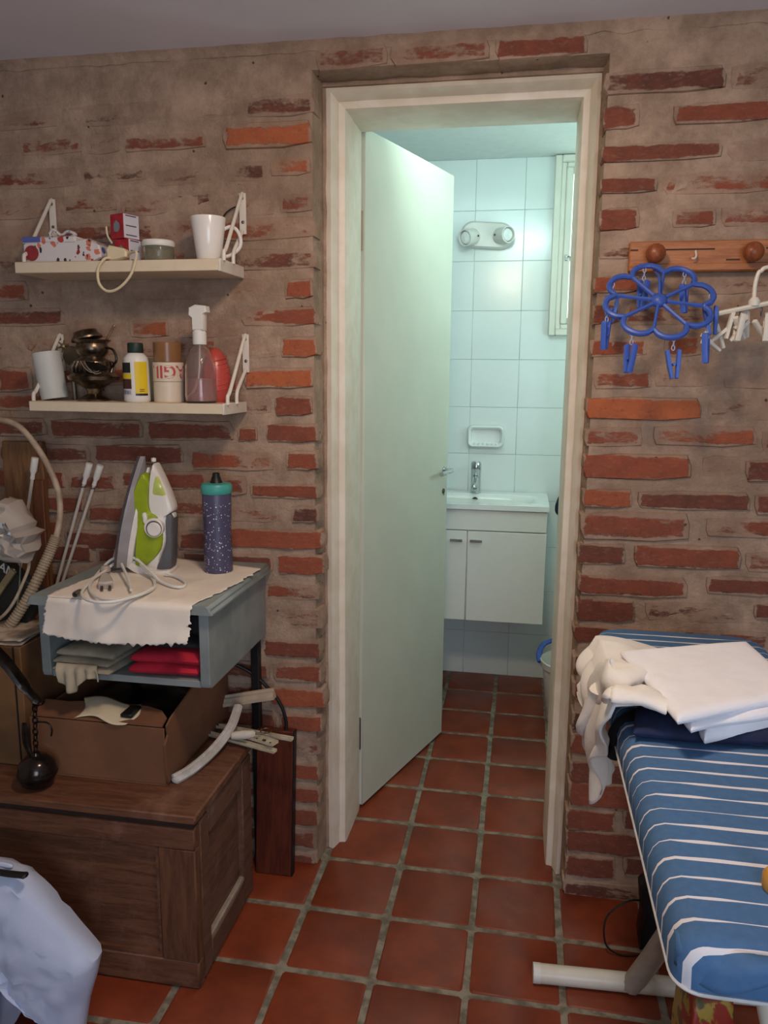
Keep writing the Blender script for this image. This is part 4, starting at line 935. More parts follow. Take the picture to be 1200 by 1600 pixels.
mb = MB(); mb.prism([(sx_-.022, S2+.205), (sx_-.020, S2+.222), (sx_-.004, S2+.229), (sx_+.022, S2+.226), (sx_+.024, S2+.212), (sx_+.016, S2+.208), (sx_+.014, S2+.17), (sx_-.012, S2+.17), (sx_-.014, S2+.198)], -.119, -.091, 'y', .003); part(mb, 'nozzle_head', M_wplastic, sb)
rx = at(337, 600, y=-.05).x; rb = thing('sauce_bottle', 'red ribbed plastic bottle behind the clear spray bottle', 'bottle', (rx, -.048, S2))
M_red = P('translucent_red', (186, 74, 66), .3, var=.08, spec=.5)
mb = MB(); mb.lathe([(0, S2), (.028, S2), (.032, S2+.006), (.036, S2+.03), (.037, S2+.055), (.033, S2+.085), (.026, S2+.108), (.016, S2+.124), (.006, S2+.131), (0, S2+.132)], 32, (rx, -.048, 0)); part(mb, 'bottle_body', M_red, rb)
mb = MB()
for i in range(7):
    z = S2+.03+i*.012; mb.tube([(rx+.0355*cos(a)*(1-.045*max(0, i-2)), -.048+.0355*sin(a)*(1-.045*max(0, i-2)), z+.010*(a+.9)) for a in (-1.35, -1.0, -.6, -.2, .2)], [.001, .002, .0025, .002, .001], 6)
part(mb, 'diagonal_ribs', M_red, rb)
# ------------------------------------------------------------------ grey cabinet with the iron
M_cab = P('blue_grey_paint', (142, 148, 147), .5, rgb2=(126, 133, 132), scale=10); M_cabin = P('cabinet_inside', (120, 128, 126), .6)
CX0, CX1, CYF, CZ0, CZ1 = -1.048, -.648, -.385, .655, .828
cb_ = thing('bedside_cabinet', 'blue grey painted open cabinet on thin black legs behind the wooden chest', 'cabinet', (-.85, -.02, 0))
mb = MB(); mb.prism([(-1.066, CZ1), (-.631, CZ1), (-.631, CZ1+.004), (-.636, CZ1+.009), (-.636, CZ1+.014), (-.642, CZ1+.020), (-1.055, CZ1+.020), (-1.061, CZ1+.014), (-1.061, CZ1+.009), (-1.066, CZ1+.004)], -.402, -.006, 'y', .004); part(mb, 'cabinet_top', M_cab, cb_)
def side(x0, x1):
    m = MB(); m.prism([(CYF+.012, CZ0), (-.008, CZ0), (-.008, CZ1), (CYF, CZ1), (CYF, CZ0+.012), (CYF+.004, CZ0+.003)], x0, x1, 'x', .0015); return m
part(side(CX1-.022, CX1), 'side_panel', M_cab, cb_); part(side(CX0, CX0+.022), 'side_panel', M_cab, cb_)
part(MB().box(CX0+.022, CX1-.022, CYF+.006, -.008, CZ0, CZ0+.016, .001), 'bottom_panel', M_cab, cb_)
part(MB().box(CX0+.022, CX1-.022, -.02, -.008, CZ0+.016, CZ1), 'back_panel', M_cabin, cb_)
for x in (-.672, -1.024): part(MB().box(x-.011, x+.011, -.034, -.012, 0, CZ0, .002), 'leg', M_black, cb_, 'black metal leg')
T = CZ1+.020
# draped cloth
M_cloth = P('unbleached_cotton', (236, 224, 212), .9, rgb2=(222, 208, 196), scale=8, bump=.0008, bscale=420)
A0, A1, B0, B1 = Vector((-.905, -.020, 0)), Vector((-.636, -.075, 0)), Vector((-1.012, -.400, 0)), Vector((-.676, -.402, 0))
def cloth(u, v):
    vt = .58; rag = (nz((u*31, v*29, 1), 1)*.010) if u in (0, 1) or v in (0, 1) else 0
    if v <= vt:
        t = v/vt; p = (A0*(1-u)+A1*u)*(1-t)+(B0*(1-u)+B1*u)*t
        bow = -.045*sin(t*pi)*(1-u)*.7; p.x += bow+rag; p.x += .012*sin(t*pi)*u
        z = T+.004+max(0, nz((p.x, p.y, 0), 13)*.004+nz((p.x, p.y, 0), 40, 3)*.0012)
        if t > .93: z -= (t-.93)/.07*.003
        return (p.x, p.y, z)
    t = (v-vt)/(1-vt); p = B0*(1-u)+B1*u; L = .082+.012*sin(u*3.2)-.004*u
    a = min(1, t/.12); y = p.y-.006*sin(a*pi/2)-.010*t-nz((u*4, t, 5), 1.6)*.008*t; z = T+.001-L*t+(rag if v == 1 else 0)
    x = p.x+.004*t*(u-.5)-.006*t+nz((u*3, t*2, 8), 1)*.003*t+(rag if u in (0, 1) else 0)
    return (x, y, z)
mb = MB(); mb.grid(cloth, 90, 64); o = single(mb, 'cloth', M_cloth, 'cream cotton cloth with pinked edges draped over the grey cabinet', 'cloth', (-.85, -.2, T), smooth=80); thick(o, .0016, 1)
# cloths in the cabinet
zf = CZ0+.016
def lay(t, name, mat, spec):
    for i, (q, z0, z1, sd_, amp) in enumerate(spec):
        m = MB(); m.slab(q, z0, z1, 22, 16, .14, amp, sd_, 14); part(m, name, mat, t, smooth=80)
M_beige = P('beige_striped_cotton', (176, 162, 140), .9, rgb2=(150, 140, 122), scale=16, bump=.001, bscale=300)
t1 = thing('folded_cloth', 'beige folded cloth spilling out of the left side of the cabinet', 'cloth', (-.94, -.25, zf))
lay(t1, 'fold_layer', M_beige, [([(-1.018, -.392), (-.875, -.398), (-.84, -.06), (-1.015, -.06)], zf, zf+.016, 3, .003), ([(-1.02, -.385), (-.88, -.392), (-.845, -.06), (-1.015, -.06)], zf+.014, zf+.030, 4, .003), ([(-1.018, -.375), (-.87, -.385), (-.845, -.06), (-1.01, -.06)], zf+.028, zf+.052, 5, .004)])
def spill(u, v):
    x = -1.005+.098*u+.01*v; L = .055+.012*sin(u*7)-.05*abs(u-.35)
    z = zf+.022-L*v-.0; y = -.392-.010*sin(min(1, v*3)*pi/2)-.008*sin(u*24+v*2)*v
    return (x, y, z)
m = MB(); m.grid(spill, 40, 12); thick(part(m, 'hanging_edge', M_beige, t1, smooth=80), .003)
M_redc = P('red_fleece', (196, 38, 60), .95, rgb2=(168, 28, 48), scale=14, bump=.0015, bscale=260)
t2 = thing('folded_cloth', 'bright red folded cloth in the right side of the cabinet', 'cloth', (-.75, -.25, zf))
lay(t2, 'fold_layer', M_redc, [([(-.838, -.381), (-.676, -.378), (-.676, -.08), (-.82, -.08)], zf, zf+.030, 6, .004), ([(-.832, -.378), (-.678, -.376), (-.676, -.08), (-.815, -.08)], zf+.026, zf+.056, 7, .005)])
t3 = thing('folded_cloth', 'black crumpled cloth tucked above the red one inside the cabinet', 'cloth', (-.74, -.22, zf+.06))
lay(t3, 'fold_layer', P('black_knit', (34, 34, 38), .9), [([(-.80, -.36), (-.674, -.372), (-.674, -.08), (-.81, -.08)], zf+.060, zf+.085, 8, .007), ([(-.79, -.33), (-.674, -.35), (-.674, -.08), (-.80, -.08)], zf+.083, zf+.145, 9, .006)])
t4 = thing('folded_cloth', 'dark olive cloth lying behind the beige one inside the cabinet', 'cloth', (-.93, -.2, zf+.055))
lay(t4, 'fold_layer', P('olive_cotton', (98, 94, 78), .9), [([(-1.01, -.34), (-.83, -.345), (-.83, -.07), (-1.01, -.07)], zf+.054, zf+.085, 12, .005)])
# ------------------------------------------------------------------ iron
ir = at(232, 890, z=T+.006); IR0 = Vector((ir.x-.067, ir.y-.004, T+.007))
iron = thing('clothes_iron', 'green and white steam iron standing upright on the cream cloth', 'iron', tuple(IR0))
ang = radians(6); vx = Vector((cos(ang), sin(ang), 0)); wy = Vector((sin(ang), -cos(ang), 0)); LE = .205; SC = .000384; VS = .79
def ip(v, u, w_): return IR0+vx*(v*VS+u*LE)+wy*w_+Vector((0, 0, u))
def cvt(pts, w_): return [(((x-205)*SC+w_*.36)/.94-(835-y)*SC*LE/.94*1.0, (835-y)*SC) for x, y in pts]
def ipoly(poly, w0, w1, bev, name, mat, par=iron, label=None, sub=True):
    m = MB(); n = len(poly); cx_ = sum(p[0] for p in poly)/n; cy_ = sum(p[1] for p in poly)/n
    P2 = [Vector((p[0], p[1], 0)) for p in poly]; P2 = [(p.x, p.y) for p in cr(P2, 4, True)]; n = len(P2)
    def ins(p, k):
        d = math.hypot(p[0]-cx_, p[1]-cy_); s_ = max(0, 1-k/d); return (cx_+(p[0]-cx_)*s_, cy_+(p[1]-cy_)*s_)
    vs = []
    for k, w_ in ((bev, w0), (bev*.3, w0+bev*.35), (0, w0+bev), (0, w1-bev), (bev*.3, w1-bev*.35), (bev, w1)):
        vs += [ip(*ins(p, k), w_) for p in P2]
    fs = [(k*n+i, k*n+(i+1) % n, k*n+n+(i+1) % n, k*n+n+i) for k in range(5) for i in range(n)]+[tuple(range(n))[::-1], tuple(range(5*n, 6*n))]
    m.add(vs, fs); return part(m, name, mat, par, label, smooth=35)
HW = [(.012, .046), (.03, .051), (.07, .056), (.11, .056), (.15, .051), (.19, .041), (.225, .029), (.255, .016), (.279, .003)]
def boat(v0, v1, k0, k1, name, mat):
    m = MB(); vs = []; pts = [(u, h) for u, h in HW]+[(u, -h) for u, h in HW[::-1]]; n = len(pts)
    for v, k in ((v0, k0*.97), (v0, k0), ((v0+v1)/2, (k0*.55+k1*.45)), (v1, k1)):
        vs += [ip(v, .012+(u-.012)*(1 if k > .9 else (.80 if v1 < .031 else .72) if k == k1 else .9), h*k) for u, h in pts]
    m.add(vs, [(k*n+i, k*n+(i+1) % n, k*n+n+(i+1) % n, k*n+n+i) for k in range(3) for i in range(n)]+[tuple(range(n))[::-1], tuple(range(3*n, 4*n))]); return part(m, name, mat, iron, smooth=35)
boat(-.006, .002, 1.0, 1.0, 'soleplate', P('soleplate_metal', (104, 98, 100), .3, .6))
boat(.0025, .030, .99, .80, 'skirt', P('iron_grey_skirt', (150, 144, 146), .4))
boat(.0302, .044, .80, .70, 'white_skirt', P('iron_white_plastic', (220, 214, 210), .3))
M_ig = P('iron_green', (150, 168, 34), .3, rgb2=(134, 152, 28), scale=20, spec=.5); M_iw = P('iron_white', (228, 222, 216), .28, var=.03, spec=.5); M_igr = P('iron_grip_grey', (96, 94, 98), .55)
ipoly(cvt([(375, 205), (420, 262), (412, 340), (420, 440), (480, 480), (520, 560), (505, 690), (400, 790), (335, 812), (312, 780), (318, 640), (318, 520), (302, 400), (312, 300)], .036), -.036, .036, .008, 'water_tank', M_ig, iron, 'lime green water tank')
ipoly(cvt([(452, 148), (480, 185), (530, 270), (575, 360), (600, 440), (560, 470), (548, 540), (545, 640), (505, 740), (470, 828), (392, 812), (385, 770), (440, 722), (498, 690), (516, 610), (512, 530), (480, 472), (430, 440), (414, 390), (420, 300), (432, 200)], .026), -.026, .026, .011, 'handle_housing', M_iw)
ipoly(cvt([(560, 455), (600, 480), (604, 560), (600, 660), (580, 832), (474, 834), (520, 745), (552, 640), (552, 540)], .022), -.023, .023, .009, 'grip', M_igr, iron, 'dark grey rubber grip')
ipoly(cvt([(365, 800), (480, 822), (578, 818), (582, 850), (545, 882), (470, 878), (400, 868), (330, 850), (240, 800), (232, 760)], .034), -.036, .036, .007, 'heel_rest', M_iw)
ipoly(cvt([(486, 212), (520, 258), (548, 320), (552, 352), (500, 356), (450, 346), (448, 300), (466, 240)], .024), -.0265, .0275, .008, 'filler_window', P('pale_green_window', (196, 208, 110), .1, spec=.8), iron, 'pale green see-through filler cover')
ipoly(cvt([(548, 462), (605, 464), (612, 490), (606, 538), (570, 540), (556, 520)], .012), -.013, .014, .004, 'steam_button', M_iw)
ipoly(cvt([(378, 460), (392, 448), (408, 458), (414, 490), (400, 518), (386, 508)], .036), .030, .041, .003, 'side_button', M_iw)
def disc(x, y, w_, r, h, name, mat):
    c = cvt([(x, y)], w_)[0]; q = ip(c[0], c[1], w_); m = MB(); m.M = Matrix.Translation(q) @ wy.to_track_quat('Z', 'Y').to_matrix().to_4x4()
    m.lathe([(r, -.012), (r, h-.002), (r-.002, h), (0, h)], 28); return part(m, name, mat, iron)
disc(462, 545, .037, .0235, .004, 'dial_ring', M_iw); disc(464, 548, .041, .0195, .003, 'dial_groove', M_igr); disc(467, 550, .043, .017, .005, 'dial', M_iw)
c = cvt([(455, 150)], .0)[0]; q = ip(c[0], c[1]+.008, 0); m = MB(); m.lathe([(0, -.006), (.006, -.004), (.006, .004), (0, .006)], 12, tuple(q)); part(m, 'spray_nozzle', M_iw, iron)
zc_ = T+.010
def cz(pts, dz=0): return [at(x, y, z=zc_+dz) for x, y in pts]
q = [at(258, 898, z=zc_)+Vector((0, 0, .006))]+cz([(270, 899), (282, 904), (290, 911), (285, 917), (270, 916), (252, 909)])+[at(238, 896, z=zc_+.012), at(225, 884, z=zc_+.02), at(212, 873, z=zc_+.03), at(195, 869, z=zc_+.032), at(175, 874, z=zc_+.022)]+cz([(158, 890), (146, 905), (140, 918), (146, 929), (162, 936), (190, 936), (215, 930), (236, 922), (242, 913), (236, 900)])+[at(222, 884, z=zc_+.014), at(200, 876, z=zc_+.022), at(180, 880, z=zc_+.016)]+cz([(163, 893), (147, 903), (131, 920), (128, 929), (136, 937), (155, 941), (180, 940), (203, 934), (222, 928), (238, 919)], .004)
mb = MB(); mb.tube(cr(q, 5), .0036, 8); part(mb, 'cord', M_wplastic, iron, 'white coiled cord')
mb = MB(); mb.tube(cr([at(190, 881, z=zc_+.02), at(196, 895, z=zc_+.014), at(202, 910, z=zc_+.008), at(205, 922, z=zc_+.004)], 4), .0034, 8); part(mb, 'cord_crossing', M_wplastic, iron)
M_plugg = P('grey_plug', (176, 164, 154), .5, var=.08)
pb = at(165, 911, z=zc_+.004); mb = MB(); mb.M = Matrix.Translation(pb) @ Matrix.Rotation(radians(-60), 4, 'Z') @ Matrix.Rotation(radians(12), 4, 'Y')
mb.prism([(-.032, -.006), (-.026, -.010), (.0, -.015), (.018, -.016), (.022, 0), (.018, .016), (0, .015), (-.026, .010), (-.032, .006)], -.008, .012, 'z', .004); pgo = part(mb, 'plug', M_plugg, iron, 'grey mains plug')
for s_ in (-1, 1):
    m = MB(); m.M = mb.M; m.box(.020, .040, s_*.0085-.003, s_*.0085+.003, .0, .004, .0006); part(m, 'plug_pin', M_screw, pgo)
mb = MB(); mb.lathe([(0, 0), (.012, .001), (.013, .006), (.009, .014), (0, .015)], 14, tuple(at(165, 893, z=zc_))); part(mb, 'cord_clip', M_plugg, iron)
p0 = at(117, 929, z=T+.013); p1 = at(128, 922, z=T+.013); d = (p1-p0).normalized(); mb = MB()
mb.M = Matrix.Translation(p0) @ d.to_track_quat('Z', 'Y').to_matrix().to_4x4(); mb.lathe([(.004, .012), (.0042, 0), (.0062, 0), (.0065, .010), (.006, .022), (.004, .03), (0, .03)], 14)
single(mb, 'aerial_connector', P('aged_nickel', (120, 108, 96), .35, .7), 'small metal aerial connector at left of the coiled iron cord', 'connector', tuple(p0))
# ------------------------------------------------------------------ water bottle
k = NT('speckled_navy'); v = k.coord(); o_ = k.n('ShaderNodeTexVoronoi'); o_.inputs['Scale'].default_value = 175; k.l(v, o_.inputs['Vector'])
s_ = k.n('ShaderNodeSeparateColor'); k.l(o_.outputs['Color'], s_.inputs[0]); rad = k.math('ADD', k.math('MULTIPLY', s_.outputs[0], .26), .06)
f = k.math('MULTIPLY', k.math('LESS_THAN', o_.outputs['Distance'], rad), k.math('GREATER_THAN', s_.outputs[1], .12))
sep = k.n('ShaderNodeSeparateXYZ'); k.l(v, sep.inputs[0]); f = k.math('MULTIPLY', f, k.math('LESS_THAN', sep.outputs[2], .178))
M_spk = k.set(k.mix(f, lin((74, 70, 98)), lin((214, 210, 222))), .4)
wx, wyy = -.728, -.122; wz = T+.001
wbt = thing('water_bottle', 'navy sports bottle with white speckles and turquoise collar', 'bottle', (wx, wyy, wz))
mb = MB(); mb.lathe([(0, wz), (.033, wz), (.035, wz+.006), (.0345, wz+.06), (.0325, wz+.10), (.0345, wz+.15), (.035, wz+.196), (.034, wz+.199), (0, wz+.199)], 32, (wx, wyy, 0)); part(mb, 'bottle_body', M_spk, wbt)
mb = MB(); mb.lathe([(.036, wz+.197), (.0375, wz+.199), (.0375, wz+.216), (.034, wz+.221), (.018, wz+.223), (0, wz+.223)], 32, (wx, wyy, 0)); part(mb, 'collar', P('turquoise_plastic', (70, 160, 152), .4, var=.06), wbt, 'turquoise screw collar')
mb = MB(); mb.lathe([(.016, wz+.222), (.013, wz+.228), (.009, wz+.240), (.0085, wz+.246), (.006, wz+.247), (0, wz+.246)], 20, (wx, wyy, 0)); part(mb, 'spout', M_black, wbt, 'black drinking spout')
# ------------------------------------------------------------------ trunk
M_tr = wood('worn_trunk_wood', (116, 76, 54), (88, 54, 38), 'x', .6, 8, wear=(138, 100, 84)); M_trv = wood('trunk_stile_wood', (112, 72, 50), (86, 54, 38), 'z', .6, 8); M_trs = wood('trunk_side_wood', (112, 78, 62), (86, 58, 46), 'y', .6, 8, wear=(128, 106, 98))
tk = thing('wooden_chest', 'old panelled wooden chest on the tiled floor at lower left', 'chest', (-1.1, -.31, 0))
tx0, tx1, ty0, ty1, tz = -1.62, -.650, -.488, -.140, .420
part(MB().box(tx0, tx1+.006, ty0-.006, ty1, tz-.022, tz, .004), 'lid', M_tr, tk)
part(MB().box(tx0, tx1-.004, ty0+.006, ty0+.026, tz-.035, tz-.023), 'lid_gap_shade', P('gap_painted_shade', (50, 36, 28), .8), tk)  # solid strip coloured dark as the shade between lid and rail
part(MB().box(tx0, tx1, ty0, ty0+.03, tz-.085, tz-.035, .003), 'front_top_rail', M_tr, tk)
part(MB().box(tx0, tx1, ty0+.001, ty0+.03, 0, .068, .004), 'front_bottom_rail', M_tr, tk)
part(MB().box(tx1-.085, tx1, ty0, ty0+.03, .066, tz-.084, .003), 'front_stile', M_trv, tk)
mb = MB(); mb.box(tx0, tx1-.08, ty0+.013, ty0+.026, .06, tz-.08)
part(mb, 'front_panel', M_tr, tk)
mb = MB(); mb.prism([(tx0, .068), (tx1-.085, .068), (tx1-.085, tz-.085), (tx1-.092, tz-.085), (tx1-.092, .078), (tx0, .078)], ty0+.004, ty0+.014, 'y'); part(mb, 'panel_bead', M_tr, tk)
part(MB().box(tx1-.03, tx1, ty0+.03, ty0+.075, .004, tz-.035, .003), 'side_stile', M_trs, tk)
part(MB().box(tx1-.03, tx1, ty1-.062, ty1, .004, tz-.035, .003), 'side_stile', M_trs, tk)
part(MB().box(tx1-.03, tx1, ty0+.075, ty1-.062, tz-.09, tz-.023, .003), 'side_top_rail', M_trs, tk)
part(MB().box(tx1-.03, tx1, ty0+.075, ty1-.062, .004, .068, .003), 'side_bottom_rail', M_trs, tk)
part(MB().box(tx1-.016, tx1-.002, ty0+.07, ty1-.055, .066, .080, .003), 'side_ledge', P('pale_ledge_wood', (156, 138, 124), .8), tk)  # ledge in a paler tone than the side panel
part(MB().box(tx1-.03, tx1-.014, ty0+.07, ty1-.055, .06, tz-.085), 'side_panel', M_trs, tk)
part(MB().box(tx1-.004, tx1+.0065, ty0-.0065, ty0+.004, .01, tz-.03, .001), 'corner_strip', P('worn_corner', (128, 104, 96), .6), tk) if False else None
# mahogany board
M_mah = wood('mahogany_board', (98, 46, 32), (74, 34, 25), 'z', .35, 9)
mb = MB(); mb.M = Matrix.Translation((-.618, -.062, 0)) @ Matrix.Rotation(radians(-5), 4, 'X'); mb.box(-.050, .050, -.012, .012, .001, .402, .002)
mh = thing('wooden_board', 'reddish mahogany board leaning on the brick wall beside the wooden chest', 'board', (-.618, -.062, 0)); part(mb, 'board', M_mah, mh)
m = MB(); m.M = mb.M; m.box(.050, .053, -.0115, .0115, .002, .401); part(m, 'dark_edge', M_black, mh, 'black edge strip')
# ------------------------------------------------------------------ cardboard box
M_card = P('cardboard', (128, 86, 60), .85, rgb2=(112, 74, 52), scale=7, bump=.0008, bscale=120)
x0, x1, y0, y1, z0, z1 = -1.080, -.757, -.392, -.022, tz+.001, tz+.138
bxo = thing('cardboard_box', 'open flat brown cardboard box on the wooden chest lid', 'box', ((x0+x1)/2, (y0+y1)/2, z0))
part(MB().box(x0, x1, y0, y1, z0, z0+.004), 'bottom', M_card, bxo)
part(MB().box(x0, x1, y0, y0+.005, z0+.004, z1, .001), 'front_wall', M_card, bxo)
mb = MB(); mb.prism([(y0+.006, z0+.006), (y0-.002, z0+.03), (y0-.004, z0+.10), (y0+.012, z0+.118), (y0+.008, z0+.140), (y0+.03, z0+.150), (y1, z0+.215), (y1, z0+.006)], x1, x1+.005, 'x'); part(mb, 'side_wall', M_card, bxo)
part(MB().box(x0-.005, x0, y0, y1, z0+.004, z1, .001), 'side_wall', M_card, bxo); part(MB().box(x0, x1, y1-.005, y1, z0+.004, z1, .001), 'back_wall', M_card, bxo)
fpo = [(x0+.0, y0+.002), (x1-.004, y0+.002), (x1-.006, y0+.03), (x1-.03, y0+.055), (x1-.07, y0+.066), (x0+.10, y0+.066), (x0+.06, y0+.058), (x0+.02, y0+.06), (x0, y0+.06)]
mb = MB(); n = len(fpo); hz = lambda y: z1+.002+(y-y0)*.20
mb.add([(x, y, hz(y)) for x, y in fpo]+[(x, y, hz(y)+.004) for x, y in fpo], [(i, (i+1) % n, n+(i+1) % n, n+i) for i in range(n)]+[tuple(range(n))[::-1], tuple(range(n, 2*n))]); part(mb, 'front_flap', M_card, bxo)
mb = MB(); mb.slab([(x0+.01, y0+.02), (x1-.01, y0+.02), (x1-.01, y1-.01), (x0+.01, y1-.01)], z0+.006, z0+.105, 24, 20, .1, .012, 4, 11)
single(mb, 'plastic_bag', P('black_bin_liner', (20, 20, 22), .22, spec=.5), 'black crumpled plastic bag filling the cardboard box', 'bag', ((x0+x1)/2, -.2, z0+.006), smooth=80)
def paper(u, v):
    x = -.972+.125*u+.012*sin(v*4); y = y0-.001+.075*v+.006*sin(u*6); return (x-.010*v+.02*u*v, y, hz(y)+.006+.004*sin(u*5)+.003*sin(v*3)+.012*max(0, .25-abs(u-.45))*(1-v))
mb = MB(); mb.grid(paper, 20, 12); o = single(mb, 'torn_paper', P('cream_paper', (212, 196, 168), .8, var=.05), 'torn cream paper lying on the cardboard box flap', 'paper', (-.91, y0+.03, z1), smooth=80); thick(o, .0012)
mb = MB(); mb.box(-.868, -.838, y0+.012, y0+.062, z1+.010, z1+.022, .004); single(mb, 'dark_block', M_black, 'small black block on the box flap right of the torn paper', 'block', (-.853, y0+.037, z1+.010))
# ------------------------------------------------------------------ bits between box and wall
M_trim = P('old_white_trim', (206, 200, 198), .5, rgb2=(180, 172, 168), scale=30)
pts = [at(271, 1220, z=tz+.008), at(300, 1203, z=tz+.010), at(334, 1173, z=tz+.018), at(360, 1138, z=tz+.035), at(372, 1104, z=tz+.060)]
mb = MB(); mb.tube(cr(pts, 7), [.006]+[.0125]*27+[.012], 8, flat=.8); cv = thing('curved_trim', 'curved white plastic strip leaning round the cardboard box', 'trim strip', tuple(pts[0])); part(mb, 'strip', M_trim, cv)
mb = MB(); up_ = Vector((-.004, -.003, .010)); mb.tube([p+up_ for p in cr(pts, 7)][1:-1], .0045, 6); part(mb, 'raised_rib', M_trim, cv)
a, b = at(340, 1096, y=-.05), at(428, 1083, y=-.05); d = (b-a).normalized(); mb = MB()
mb.M = Matrix((d, Vector((0, 1, 0)), d.cross(Vector((0, 1, 0))))).transposed().to_4x4(); mb.M.translation = a
mb.prism([(-.012, -.014), (.010, -.014), (.010, .012), (.004, .012), (.002, .006), (-.004, .004), (-.007, -.003), (-.012, -.006)], -.03, (b-a).length, 'x')
single(mb, 'moulding_offcut', P('old_moulding_paint', (188, 168, 148), .6), 'offcut of white wooden moulding poking out beside the box', 'moulding', tuple(a))
M_slide = P('cream_slide_metal', (214, 204, 182), .4, .2, rgb2=(196, 184, 160), scale=40)
def slide(label, p, q, w_, holes):
    t = thing('drawer_slide', label, 'drawer slide', tuple(p), 'drawer slides lying on the chest corner'); d = (q-p).normalized(); n_ = Vector((0, 0, 1)).cross(d).normalized(); u_ = d.cross(n_); L = (q-p).length
    M_ = Matrix((d, n_, u_)).transposed().to_4x4(); M_.translation = p
    m = MB(); m.M = M_; m.box(0, L, -w_, w_, 0, .0018); m.box(0, L, -w_, -w_+.0018, 0, .007); m.box(0, L, w_-.0018, w_, 0, .007); part(m, 'rail', M_slide, t)
    for h in holes:
        m = MB(); m.M = M_; m.lathe([(.0028, .0017), (.0028, .0024), (0, .0024)], 10, (L*h, 0, 0)); part(m, 'screw_hole', M_screw, t)
    return t, M_, L
p, q = at(340, 1136, z=tz+.012), at(457, 1157, z=tz+.012)
slide('rear cream metal drawer slide reaching over the mahogany board', p, q, .0075, (.3, .86, .93))
p, q = at(326, 1148, z=tz+.010), at(430, 1176, z=tz+.010)
slide('front cream metal drawer slide on the chest edge', p, q, .008, (.35, .55, .82, .87, .92))
p, q = at(392, 1152, z=tz+.021), at(430, 1164, z=tz+.021)
t, M_, L = slide('short wide metal slide end lying on the two long drawer slides', p, q, .013, (.25, .8)); m = MB(); m.M = M_; m.lathe([(.005, .002), (.005, .004), (0, .004)], 12, (L*.55, 0, 0)); part(m, 'wheel', M_screw, t)
p, q = at(360, 1150, z=tz+.034), at(394, 1147, z=tz+.034); d = (q-p).normalized(); mb = MB(); mb.M = Matrix.Translation(p) @ d.to_track_quat('Z', 'Y').to_matrix().to_4x4()
hd_ = thing('cord_toggle', 'short white painted wooden toggle with a wire ring on the slides', 'toggle', tuple(p)); mb.lathe([(0, 0), (.008, .002), (.0105, .012), (.011, .035), (.0095, .055), (.006, .060), (0, .061)], 16); part(mb, 'grip', P('chipped_white_paint', (206, 196, 184), .6), hd_)
m = MB(); m.M = mb.M; m.tube([(0, 0, .058), (0, 0, .075), (.002, 0, .088)], .0025, 6); m.tube([(.014*cos(a_)+.012, 0, .088+.014*sin(a_)) for a_ in [2*pi*i/14 for i in range(14)]], .0014, 5, True); part(m, 'wire_ring', M_screw, hd_)
pts = [at(360, 1035, y=-.045), at(390, 1050, y=-.03), at(418, 1074, y=-.022), at(438, 1100, y=-.02), at(447, 1128, y=-.022), at(446, 1147, y=-.03)]
mb = MB(); mb.tube(cr(pts, 6), .0046, 8); single(mb, 'black_cable', M_black, 'black cable curving along the brick wall behind the cabinet', 'cable', tuple(pts[-1]))
# ------------------------------------------------------------------ clutter at the far left
M_plank = wood('raw_plank_wood', (128, 92, 60), (104, 70, 46), 'z', .7, 9)
mb = MB(); mb.M = Matrix.Translation((-1.305, -.04, 0)) @ Matrix.Rotation(radians(-1), 4, 'X'); mb.box(-.062, .056, -.009, .009, 0, 1.150, .002)
pk = thing('wooden_plank', 'upright raw wooden plank leaning on the wall at far left', 'plank', (-1.305, -.04, 0)); part(mb, 'plank', M_plank, pk)
m = MB(); m.M = mb.M; m.box(.030, .060, -.021, -.0095, 0, 1.05, .002); part(m, 'batten', wood('batten_wood', (112, 66, 44), (92, 54, 36), 'z', .6, 9), pk)
M_rod = P('white_rod_enamel', (206, 196, 184), .4, var=.06)
for lab, (a_, b_) in (('leftmost white rod, upright before the wooden plank', ((55, 715), (44, 795))), ('white rod with white handle, left one of the leaning pair', ((140, 724), (90, 908))), ('white rod with white handle, right one of the leaning pair', ((157, 727), (97, 912)))):
    yy = -.075 if a_[0] < 60 else -.035
    A_, B_ = at(*a_, y=yy), at(*b_, y=yy); d = (B_-A_).normalized(); E_ = A_+d*((A_.z-.003)/-d.z)
    t = thing('curtain_rod', lab, 'rod', tuple(E_), 'white rods leaning on the left brick wall')
    m = MB(); m.tube([A_+d*.03, E_], .0042, 8); part(m, 'rod', M_rod, t)
    m = MB(); m.M = Matrix.Translation(A_) @ d.to_track_quat('Z', 'Y').to_matrix().to_4x4(); m.lathe([(0, 0), (.0088, 0), (.0092, .003), (.0088, .035), (.0055, .044), (.0058, .058), (0, .058)], 14); part(m, 'handle', M_wplastic, t)
    if a_[0] > 60:
        m = MB(); m.lathe([(0, -.003), (.0065, -.0015), (.0065, .0015), (0, .003)], 10, tuple(A_+d*.066)); part(m, 'collar', M_screw, t)
for i, (a_, b_, lab) in enumerate((((190, 828), (143, 892), 'thin white rod on the cabinet, left of two behind iron'), ((205, 826), (157, 893), 'thin white rod on the cabinet, right of two behind iron'))):
    B_ = at(*b_, z=T+.008); B_.y = max(B_.y, -.10); A_ = at(*a_, y=-.03); m = MB(); m.tube([A_, B_], .0036, 8); single(m, 'thin_rod', M_rod, lab, 'rod', tuple(B_), 'thin rods behind the iron')
M_hose = P('grey_hose', (176, 156, 136), .5, rgb2=(150, 130, 112), scale=30)
